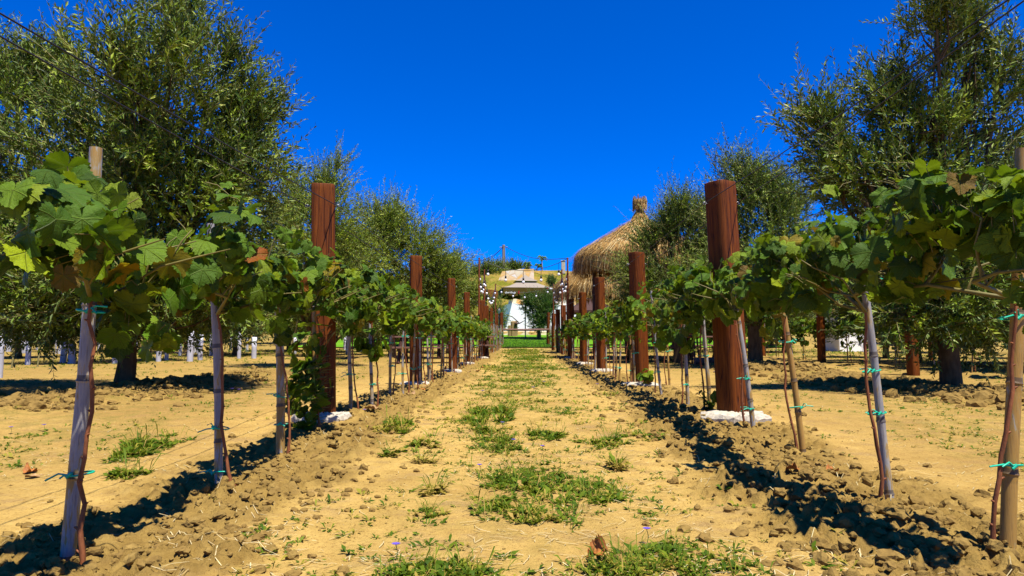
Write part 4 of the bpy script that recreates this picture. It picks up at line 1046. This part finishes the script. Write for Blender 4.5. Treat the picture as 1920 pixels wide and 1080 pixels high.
mb.box((0, 0, hh/2-.3), (.42, .42, hh+.6), bev=.03); mb.box((0, 0, hh+.05), (.5, .5, .08)); o = mb.build('chimney', M['concrete'], smooth=False); o.location = ch; tag(o, 'small grey square chimney on the ridge beside the right light pole', 'chimney')
# wall lantern, plough / iron bow
lp = P(936, 604, 46); ln = thing('lantern', 'black lantern on a post at the left of the lawn', 'lantern', (lp.x, 46, bz(0, 46)))
lz = P(936, 585, 46).z-bz(0, 46)
mb = MB(); mb.tube([(0, 0, 0), (0, 0, lz-.15)], .03, 8); mb.build('lamp_post', M['black'], ln)
mb = MB(); mb.lathe([(.05, -.14), (.12, .1), (.12, .12)], (0, 0, lz), 6); mb.build('glass', M['lampglass'], ln, smooth=False)
mb = MB(); mb.lathe([(.16, .11), (.05, .24), (.015, .32), (0, .33)], (0, 0, lz), 6); mb.lathe([(.03, -.2), (.07, -.14), (.0, -.13)], (0, 0, lz), 6); mb.build('cap', M['black'], ln, smooth=False)
sc = P(965, 618, 57); sc.z = bz(0, 57)+.04; hz = lambda py: P(965, py, 57).z-sc.z
dw = thing('wooden_winch', 'old timber block with long curved dark poles before the white wall', 'garden ornament', sc)
mb = MB(); mb.box((-.05, 0, (hz(602)+0)/2), (.55, .4, hz(602)), .2, bev=.08); mb.box((-.42, -.1, hz(612)/2), (.25, .3, hz(608)), -.1, bev=.05); mb.build('timber_block', simple('pale_timber', (.50, .33, .14), .8, .2, .2, 5), dw, smooth=False)
mb = MB(); mb.tube([(-.75, -.1, hz(590)), (-.2, -.1, hz(594)), (.3, -.15, hz(604)), (.42, -.15, hz(607))], [.03, .04, .05, .04], 6); mb.build('curved_pole', M['darkwood'], dw)
mb = MB(); mb.tube([(.85, -.2, hz(601)), (.45, -.2, hz(606)), (.15, -.2, hz(608)), (.05, -.2, hz(613))], [.025, .05, .06, .05], 6); mb.lathe([(0, -.09), (.13, -.07), (.15, 0), (.13, .07), (0, .09)], (.12, -.25, hz(607)), 10); mb.build('lower_pole', M['darkwood'], dw)

# ------------------------------------------------------------------ light poles + string lights
poles = {}
for side, k, bx_, ty, lab in ((-1, 4, 898, 483, 'thin rusty light pole on the fifth left post, tallest on the left'), (-1, 5, 908, 505, 'thin rusty light pole on the sixth left post'), (-1, 7, 929, 532, 'thin rusty light pole near the far end of the left row'),
                              (1, 4, 1065, 483, 'thin rusty light pole on the fifth right post, tallest on the right'), (1, 5, 1054, 505, 'thin rusty light pole on the sixth right post'), (1, 7, 1038, 532, 'thin dark light pole near the far end of the right row')):
    Y = PI_[(side, k)][1]-.16; b = P(bx_, 600, Y); zt = P(bx_, ty, Y).z; z0 = PI_[(side, k)][2]-.5
    t = thing('light_pole', lab, 'pole', (b.x, Y, z0), 'thin poles carrying the string lights')
    mb = MB(); mb.tube([(.0, 0, 0), (0, 0, zt-z0)], [.032, .028], 8); mb.build('shaft', M['polewood'], t)
    mb = MB(); mb.tube([(-.04, 0, zt-z0-.03), (.04, 0, zt-z0-.03)], .012, 6); mb.build('hook', M['black'], t)
    poles[(side, k)] = Vector((b.x, Y, zt))
bulb_me = {}
def string(a, b, sag, nb, label, n=17, drop=.12):
    t = thing('string_light', label, 'string lights', a, 'festoon light strings over the far path')
    f = lambda q: a.lerp(b, q)-Vector((0, 0, sag*4*q*(1-q)))-a
    mb = MB(); mb.tube([f(q) for q in np.linspace(0, 1, n)], .010, 5); mb.build('cable', M['black'], t)
    for i in range(nb):
        p = f((i+.5)/nb)
        mb = MB(); mb.tube([(0, 0, 0), (0, 0, -drop)], .008, 4); mb.lathe([(.0, -drop+.01), (.028, -drop), (.032, -drop-.09), (.0, -drop-.092)], (0, 0, 0), 8)
        so_ = mb.build('socket', M['black'], t); so_.location = p
        mb = MB(); mb.lathe([(.02, -drop-.09), (.045, -drop-.13), (.048, -drop-.16), (.03, -drop-.20), (.0, -drop-.21)], (0, 0, 0), 10); bo = mb.build('bulb', M['bulb'], so_)
pz = Vector((0, 0, -.03))
string(poles[(-1, 4)]+pz, poles[(1, 4)]+pz, .42, 5, 'highest string of bulbs crossing the path between the tallest light poles', drop=.25)
string(poles[(-1, 7)]+pz, poles[(1, 7)]+pz, .45, 5, 'farthest string of bulbs crossing in front of the umbrella')
for side, nm in ((-1, 'left'), (1, 'right')):
    string(poles[(side, 4)]-Vector((0, 0, .3)), poles[(side, 5)]-Vector((0, 0, .2)), .55, 6, 'string of bulbs sagging between the two nearer %s light poles' % nm)
    string(poles[(side, 5)]-Vector((0, 0, .2)), poles[(side, 7)]-Vector((0, 0, .1)), .8, 9, 'string of bulbs sagging toward the far %s light pole' % nm)

# ------------------------------------------------------------------ thatched canopies
def thatched(px, Y, rad, eave, peak, fin_top, label, seed, dens=9000, fin=True):
    rng = np.random.default_rng(seed); b = P(px, 600, Y); z0 = bz(b.x, Y)
    ze = P(px, eave, Y).z-z0; zp = P(px, peak, Y).z-z0
    t = thing('thatched_canopy', label, 'thatched canopy', (b.x, Y, z0), 'thatched canopies on the right')
    mb = MB()
    def prof(q): return rad*q, zp-(zp-ze)*(q**1.05)        # q 0 apex .. 1 eave
    mb.lathe([(prof(q)[0]+.01, prof(q)[1]-.06) for q in np.linspace(0, 1, 9)]+[(rad-.08, ze-.15), (rad-.4, ze-.10)]+[(prof(q)[0], prof(q)[1]-.3) for q in (.7, .3, 0)], n=36, tint=.25)
    n = dens; q = rng.random(n)**.6; a = rng.random(n)*6.283; L = .35+.5*rng.random(n); w = .006+.008*rng.random(n)
    q = np.where(rng.random(n) < .35, .93+.07*rng.random(n), q)
    r0 = rad*q; zz0 = zp-(zp-ze)*(q**1.05)+.0+.13*rng.random(n)**2
    slope = (zp-ze)*1.25*q**.25/rad; da = rng.normal(size=n)*.17
    ur = np.stack([np.cos(a), np.sin(a)], -1); ut = np.stack([-np.sin(a), np.cos(a)], -1)
    edge = q > .9
    pts = []
    for s_ in (0, .35, .7, 1.):
        drop = np.where(edge, slope*L*s_*.8+.5*L*s_**1.8, slope*L*s_*.95); rr = r0+L*s_*np.where(edge, .62*(1-.45*s_), .9)
        side_ = L*s_*da
        for e in (-1, 1):
            pts.append(np.concatenate([ur*rr[:, None]+ut*(side_+e*w*(1-.6*s_))[:, None], (zz0-drop)[:, None]], 1))
    V = np.stack(pts, 1).reshape(-1, 3); k = np.arange(n)[:, None]*8
    F = np.concatenate([k+np.array([[2*i, 2*i+1, 2*i+3, 2*i+2]]) for i in range(3)]); tt = np.clip(rng.normal(size=n)*.30+.52, 0, 1)
    mb.add(V, F, np.tile(tt, 3)); 
    # under fringe
    n2 = dens//3; a = rng.random(n2)*6.283; rr = rad*(.9+.15*rng.random(n2)); L = .15+.7*rng.random(n2)**1.3; w = .010
    ur = np.stack([np.cos(a), np.sin(a)], -1); ut = np.stack([-np.sin(a), np.cos(a)], -1); zz0 = ze-.02-.1*rng.random(n2); pts = []
    for s_ in (0, .5, 1.):
        for e in (-1, 1): pts.append(np.concatenate([ur*(rr+.12*L*s_)[:, None]+ut*(e*w*(1-.5*s_)+rng.normal(size=n2)*.0)[:, None], (zz0-L*s_)[:, None]], 1))
    V = np.stack(pts, 1).reshape(-1, 3); k = np.arange(n2)[:, None]*6
    mb.add(V, np.concatenate([k+np.array([[0, 1, 3, 2]]), k+np.array([[2, 3, 5, 4]])]), np.tile(np.clip(rng.normal(size=n2)*.2+.35, 0, 1), 2))
    mb.build('thatch', M['thatch'], t, smooth=False)
    mb = MB(); mb.tube([(0, 0, 0), (0, 0, zp-.1)], .09, 10); mb.build('pole', M['darkwood'], t)
    for i in range(6):
        a = i*1.047+.3; mb = MB(); mb.tube([(0, 0, zp-.25), (math.cos(a)*rad*.95, math.sin(a)*rad*.95, ze-.12)], .04, 6); mb.build('rafter', M['darkwood'], t)
        mb = MB(); mb.tube([(math.cos(a)*rad*.8, math.sin(a)*rad*.8, 0), (math.cos(a)*rad*.8, math.sin(a)*rad*.8, ze-.0)], .06, 8); mb.build('leg', M['darkwood'], t)
        c = [(math.cos(a+j)*rad*.8, math.sin(a+j)*rad*.8, ze-.28) for j in (0, 1.047)]; mb = MB(); mb.tube(c, .055, 6); mb.build('beam', M['darkwood'], t)
    if fin:
        zt = P(px, fin_top, Y).z-z0; H = zt-zp; mb = MB(); n = 900
        mb.lathe([(.30, zp-.16), (.22, zp+.02), (.13, zp+H*.3), (.10, zp+H*.45), (.16, zp+H*.6), (.2, zp+H*.8), (.1, zp+H*.97), (0, zp+H)], n=16, tint=.3)
        for _ in range(n):
            a = rng.random()*6.283; s_ = rng.random(); up = s_ > .45
            if up: z = zp+H*(.5+.45*rng.random()); r_ = .16; p = [(math.cos(a)*r_, math.sin(a)*r_, z), (math.cos(a)*(r_+.07), math.sin(a)*(r_+.07), z+.08*rng.normal()), (math.cos(a)*(r_+.09), math.sin(a)*(r_+.09), z-.16*rng.random())]
            else: z = zp+H*.45*rng.random(); r_ = .3-.2*(z-zp)/(H*.45); p = [(math.cos(a)*r_*.7, math.sin(a)*r_*.7, z+.1), (math.cos(a)*r_, math.sin(a)*r_, z), (math.cos(a)*(r_+.05), math.sin(a)*(r_+.05), z-.15)]
            mb.tube(p, [.008, .008, .004], 3, cap=False, tint=float(np.clip(.6+.2*rng.normal(), 0, 1)))
        mb.build('finial', M['thatch'], t, smooth=False)
    return t
thatched(1203, 23.5, 2.18, 476, 410, 372, 'big thatched canopy with a bundled straw finial, nearer of the two', 3)
thatched(1122, 31, 1.85, 531, 480, 0, 'smaller thatched canopy mostly hidden behind the big one', 4, 5000, False)

# ------------------------------------------------------------------ left gazebo, furniture
def gazebo(px0, px1, Y, ye, yp, label):
    a, b = P(px0, 560, Y), P(px1, 560, Y); c = (a+b)/2; z0 = bz(c.x, Y); w = (b.x-a.x)/2; ze = P(0, ye, Y).z-z0; zp = P(0, yp, Y).z-z0
    t = thing('gazebo', label, 'gazebo', (c.x, Y, z0)); mb = MB()
    V = [(-w, -w, ze), (w, -w, ze), (w, w, ze), (-w, w, ze), (-w*.2, 0, zp), (w*.2, 0, zp)]
    mb.add(V, [(0, 1, 5, 4), (2, 3, 4, 5)]); mb.add(V, [(1, 2, 5), (3, 0, 4)]); V2 = [(x, y, z-.12) for x, y, z in V]
    mb.add(V2, [(1, 0, 4, 5), (3, 2, 5, 4)]); mb.add(V2, [(2, 1, 5), (0, 3, 4)])
    for i in range(4):
        j = (i+1) % 4; mb.add([V[i], V[j], V2[j], V2[i]], [(0, 3, 2, 1)])
    mb.build('roof', M['darkwood'], t, smooth=False)
    for sx in (-1, 1):
        for sy in (-1, 1): mb = MB(); mb.box((sx*w*.85, sy*w*.85, ze/2-.06), (.14, .14, ze-.14)); mb.build('leg', M['darkwood'], t, smooth=False)
    mb = MB(); mb.box((0, -w*.85, ze-.45), (w*1.7, .1, .2)); mb.build('beam', M['darkwood'], t, smooth=False)
    return t
gazebo(850, 914, 34, 553, 538, 'dark timber gazebo with low pitched roof behind the left light poles')
gazebo(1062, 1150, 38, 585, 560, 'dark timber shelter under the thatched canopies on the right')
def picnic(px, py, Y, L, label, rz=0):
    b = P(px, py, Y); b.z = bz(b.x, Y); t = thing('picnic_table', label, 'picnic table', b, 'dark picnic tables in the shade', rz)
    mb = MB()
    for i in range(5): mb.box((0, -.32+i*.16, .74), (L, .15, .04), bev=.006)
    mb.build('tabletop', M['plank'], t, smooth=False)
    for s_ in (-1, 1):
        mb = MB(); mb.box((0, s_*.68, .44), (L, .26, .045), bev=.006); mb.build('bench_seat', M['plank'], t, smooth=False)
        for e in (-1, 1):
            mb = MB(); mb.tube([(e*L*.38, s_*.7, 0), (e*L*.38, s_*.25, .72)], .05, 4); mb.build('leg', M['darkwood'], t, smooth=False)
    for e in (-1, 1): mb = MB(); mb.box((e*L*.38, 0, .38), (.06, 1.5, .1)); mb.build('crossbar', M['darkwood'], t, smooth=False)
    return t
picnic(805, 668, 19.5, 2.0, 'dark picnic table in shade behind the second left red post')
picnic(868, 664, 24, 2.2, 'plank picnic table behind the third and fourth left posts', .1)
picnic(1235, 660, 21, 2.2, 'dark picnic table in shade between the two nearest right red posts')
picnic(1160, 660, 25, 2.2, 'plank picnic table left of the second right red post', -.1)
picnic(1320, 662, 24, 1.8, 'low picnic table left of the nearest right red post', .2)
b = P(1300, 650, 18.5); b.z = bz(b.x, 18.5); bt = thing('barrel', 'small wooden barrel with dark hoops on a stand behind the right row', 'barrel', b)
zb0 = P(1300, 633, 18.5).z-b.z; zb1 = P(1300, 614, 18.5).z-b.z
mb = MB(); mb.lathe([(0, zb0), (.15, zb0), (.175, (zb0+zb1)/2), (.15, zb1), (0, zb1)], n=20); mb.build('staves', M['barrel'], bt)
for q in (.15, .45, .85): mb = MB(); z = zb0+(zb1-zb0)*q; mb.lathe([(.165, z-.02), (.18, z-.02), (.18, z+.02), (.165, z+.02)], n=20); mb.build('hoop', M['black'], bt)
mb = MB()
for a in range(4): mb.tube([(math.cos(a*1.57)*.16, math.sin(a*1.57)*.16, 0), (math.cos(a*1.57)*.1, math.sin(a*1.57)*.1, zb0)], .025, 5)
mb.build('stand', M['darkwood'], bt)
b = P(1335, 652, 17.5); b.z = bz(b.x, 17.5)+.12; mb = MB(); mb.tube([(-.45, 0, 0), (0, .03, .01), (.5, 0, 0)], .09, 10, jit=.1); o = mb.build('fallen_log', M['plank'], ); o.location = b; tag(o, 'short pinkish log lying behind the nearest right red post', 'log')

# ------------------------------------------------------------------ white tubes, left field
mbt = MB(); n = 14
mbt.lathe([(.062, -.05), (.06, .5), (.06, 1.0), (.052, 1.0), (.052, .7)], n=14)
tub = thing('vine_tube', '', 'tree guard', (0, 0, -30), 'pale guard tubes in the left field'); mbt.build('sleeve', M['tube'], tub)
first = [True]
def tube_at(px, py, ty, lab, wpx=None, tilt=0):
    b = G(px, py); top = P(px, ty, b.y).z; h = top-b.z; s_ = 1.0 if not wpx else wpx*b.y/FPX/.12
    if first[0]: o = tub; first[0] = False; o.location = b; o['label'] = lab
    else: o = dup(tub, b, random.random()*3, None, lab)
    o.scale = (s_, s_, h); o.rotation_euler[1] = tilt; return o
tube_at(-2, 708, 612, 'tallest pale tube cut off by the left edge of the picture', 12)
tube_at(52, 684, 635, 'pale guard tube third from the left edge of the field', 9)
tube_at(118, 680, 637, 'slanting bluish guard tube left of the first bamboo stake', 11, .05)
tube_at(134, 682, 645, 'short wide white tube hugging the first bamboo stake', 13)
tube_at(356, 678, 610, 'tall pale tube with slanted open top left of the second bamboo stake', 11, .03)
tube_at(375, 675, 627, 'bluish guard tube touching the second bamboo stake', 9)
tube_at(448, 672, 622, 'narrow tube halfway between the second and third bamboo stakes', 7)
tube_at(476, 672, 632, 'wide pale tube left of the third bamboo stake', 9)
y_ = tube_at(463, 660, 632, 'thin white tube with a yellow tag on it', 5)
mb = MB(); mb.lathe([(0, .55), (.09, .6), (.09, .7), (0, .75)], n=10); yt = mb.build('tag', M['yellow'], y_)
tube_at(297, 678, 628, 'pair tube at the left behind the low olive sprays', 9); tube_at(312, 676, 634, 'slim tube behind the low olive sprays', 7)
tube_at(215, 682, 652, 'short tube just left of the dark olive trunk', 9)
for i in range(34):
    yy = random.choice([26, 29, 33, 37])+random.random()*1.2; x = -7-random.random()*yy*.62
    o = dup(tub, (x, yy, bz(x, yy)), random.random()*3, None, 'small pale guard tube in the far rows of the left field'); o.scale = (1.1, 1.1, .75+.3*random.random())
for i, (px, py, ty) in enumerate(((22, 690, 600), (98, 692, 600), (70, 688, 620), (545, 690, 600))):
    b = G(px, py); h = P(px, ty, b.y).z-b.z; t = thing('young_vine', ['bare forked young trunk near the left edge of the field', 'pale forked sapling trunk left of the first bamboo stake', 'crooked young trunk between two pale tubes', 'thin bare sapling behind the third bamboo stake'][i], 'sapling', b, 'young trunks in the left field')
    mb = MB(); mb.tube([(0, 0, -.02), (.03, 0, h*.4), (0, 0, h*.55)], .02, 6); mb.build('trunk', M['twig'], t)
    mb = MB(); mb.tube([(0, 0, h*.53), (-.08, 0, h*.8), (-.1, .02, h)], [.015, .012, .006], 5); mb.tube([(0, 0, h*.53), (.1, 0, h*.8), (.14, -.03, h)], [.015, .012, .006], 5); mb.build('branch', M['twig'], t)

# ------------------------------------------------------------------ second row on the right (X ~ 8)
for i, (px, py, Y, tx, ty, w_, lab) in enumerate(((1713, 706, 13.2, 1705, 585, 19, 'nearest red stained post of the outer right row, beside the large olive trunk'), (1541, 685, 19, 1538, 585, 13, 'second red stained post of the outer right row'), (1431, 668, 26, 1429, 600, 9, 'third red stained post of the outer right row'), (1745, 640, 22, 1744, 570, 9, 'short red post seen behind the outer right row'))):
    post(px, py, Y, tx, ty, w_, lab, seed=40+i, foot=False, group='red posts of the outer right row')
y_ = 10.5; i = 0
while y_ < 32:
    x = 8.35+random.gauss(0, .1); 
    put_stake(x, y_, random.random(), 1.0, 'thin bamboo stake in the shaded outer right vine row', 'stakes of the outer right row')
    t = thing('grape_vine', 'loose light green grapevine in the shaded outer right row', 'grapevine', (x, y_, bz(x, y_)), 'grapevines of the outer right row')
    mb = MB(); vine_stem(mb, 0, 0, 1.2, 1, i+900, .009); mb.build('trunk', M['stem'], t)
    F = Foliage(); F.blob((0, 0, 1.05), (.25, .4, .3), 75, .10); F.blob((0, 0, .65), (.15, .3, .25), 14, .09); F.build(T_LO, t, (0, 0, 0))
    y_ += random.uniform(1.0, 1.5); i += 1
b = P(1590, 640, 34); b.z = bz(b.x, 34); hh = thing('garden_shed', 'small white shed half hidden behind the outer right row', 'shed', b)
mb = MB(); mb.box((0, 0, 1.0), (1.6, 1.6, 2.0), bev=.03); mb.build('wall', M['white'], hh, smooth=False)
mb = MB(); V = [(-1, -1, 2), (1, -1, 2), (1, 1, 2), (-1, 1, 2), (0, -1, 2.6), (0, 1, 2.6)]; mb.add(V, [(0, 4, 5, 3), (1, 2, 5, 4)]); mb.add(V, [(0, 1, 4), (2, 3, 5)]); mb.build('roof', M['rust'], hh, smooth=False)

# ------------------------------------------------------------------ fallen leaves and flowers
def dry_leaf(px, py, size, label, mat='dryleaf', crumple=.5, seed=0, up=0.):
    global RNG
    g = G(px, py); z = gz(g.x, g.y); st = RNG; RNG = np.random.default_rng(seed)
    T, F, Q = T_MD if size < .05 else T_HI; r2 = (T**2).sum(1); th = np.arctan2(T[:, 0], T[:, 1])
    z_ = crumple*(.5*r2*(1+np.sin(th*2+seed))+.22*np.sin(th*5+seed)*r2+.1*np.sin(th*9)*r2)
    V = np.stack([T[:, 0]*(1-crumple*.35*r2), T[:, 1]*(1-.2*crumple*r2), z_], -1)*size
    if up: a = up; ca, sa = math.cos(a), math.sin(a); V = V@np.array([[1, 0, 0], [0, ca, sa], [0, -sa, ca]])
    a = seed*1.7; ca, sa = math.cos(a), math.sin(a); V = V@np.array([[ca, sa, 0], [-sa, ca, 0], [0, 0, 1]]); V[:, 2] -= V[:, 2].min()
    mb = MB(); mb.add(V, F, RNG.random(len(F))); mb.add(V, Q, RNG.random(len(Q)))
    mb.tube([V[0], V[0]+np.array([.3, .5, .12])*size, V[0]+np.array([.5, 1.1, .02])*size], .0016, 4)
    o = mb.build('dry_leaf', M[mat]); o.location = (g.x, g.y, z+.003); RNG = st
    return tag(o, label, 'dry leaf', 'dry fallen vine leaves')
dry_leaf(1118, 1052, .058, 'large crumpled orange brown leaf standing at the bottom of the path', crumple=1.0, seed=3, up=.45)
dry_leaf(606, 752, .06, 'orange dry leaf behind the nearest left post', crumple=.6, seed=5)
dry_leaf(695, 778, .075, 'flat orange leaf at the foot of the sixth left stake', 'paleleaf', .5, 6)
dry_leaf(56, 890, .05, 'curled brown leaf near the left edge', crumple=.8, seed=8)
dry_leaf(62, 898, .045, 'pale leaf just under the curled brown one at the left edge', 'paleleaf', .4, 9)
dry_leaf(364, 953, .035, 'small pale leaf between the first two left stakes', 'paleleaf', .6, 10)
dry_leaf(1561, 888, .045, 'brown leaf on the clods left of the second right stake', crumple=.8, seed=12, up=.4)
dry_leaf(1486, 897, .05, 'dark brown leaf in the shade of the right row', crumple=.8, seed=13)
for i, (px, py) in enumerate([(790, 733), (800, 728), (845, 707), (862, 704), (878, 700), (893, 698), (905, 690), (918, 684), (1105, 702), (1112, 706), (1135, 716), (1145, 712), (1156, 718), (770, 742)]):
    dry_leaf(px, py, .08, 'orange dry leaf lying along the %s' % ('left row past its second post' if px < 985 else 'right row before its second post'), 'paleleaf' if i % 3 else 'dryleaf', .5, i+20)
def flower(px, py, label, mat='flower', s_=.016, h=.05):
    g = G(px, py); z = gz(g.x, g.y); g = P(px, py, g.y) if False else g
    k = max(1, g.y/4)**.5; s_ *= k
    t = thing('chicory_flower' if mat == 'flower' else 'yellow_flower', label, 'flower', (g.x, g.y, z), 'small wild flowers')
    mb = MB(); mb.tube([(0, 0, 0), (.006, 0, h*.5), (0, 0, h)], .0012, 4); mb.build('stem', M['yucca'], t)
    mb = MB(); n = 11
    for i in range(n):
        a = i*6.283/n; c, q = math.cos(a), math.sin(a); w = s_*.24
        mb.add([(0, 0, h), (c*s_*.6-q*w, q*s_*.6+c*w, h+s_*.3), (c*s_, q*s_, h+s_*.35), (c*s_*.6+q*w, q*s_*.6-c*w, h+s_*.3)], [(0, 1, 2, 3)])
    mb.build('petals', M[mat], t, smooth=False)
for px, py, lab in ((963, 842, 'blue chicory flower above the largest weed patch, left one of two'), (1017, 854, 'blue chicory flower above the largest weed patch, right one of two'), (899, 892, 'pale violet flower on the left part of the largest weed patch'), (942, 808, 'blue flower below the bushy tuft'),
                    (683, 785, 'blue flower beside the sixth left stake'), (742, 1050, 'violet flower by the bottom left weed clump'), (1213, 1020, 'violet flower over the bottom right weed patch'), (20, 812, 'violet flower near the left edge, leftmost'), (82, 808, 'violet flower near the left edge, right one of two')):
    flower(px, py, lab)
flower(955, 818, 'single yellow flower between the blue ones', 'yellow', .012)
for px, py in ((1020, 722), (985, 700), (1000, 735), (1120, 728), (905, 742), (1345, 708), (1352, 704), (1340, 702), (1356, 698), (1360, 735), (435, 735), (448, 738), (360, 715), (372, 722)):
    flower(px, py, 'tiny blue flower in the distant weeds %s' % ('of the path' if 850 < px < 1150 else ('right of the rows' if px > 1150 else 'left of the rows')), s_=.018)
print('verts', sum(len(m.vertices) for m in bpy.data.meshes))
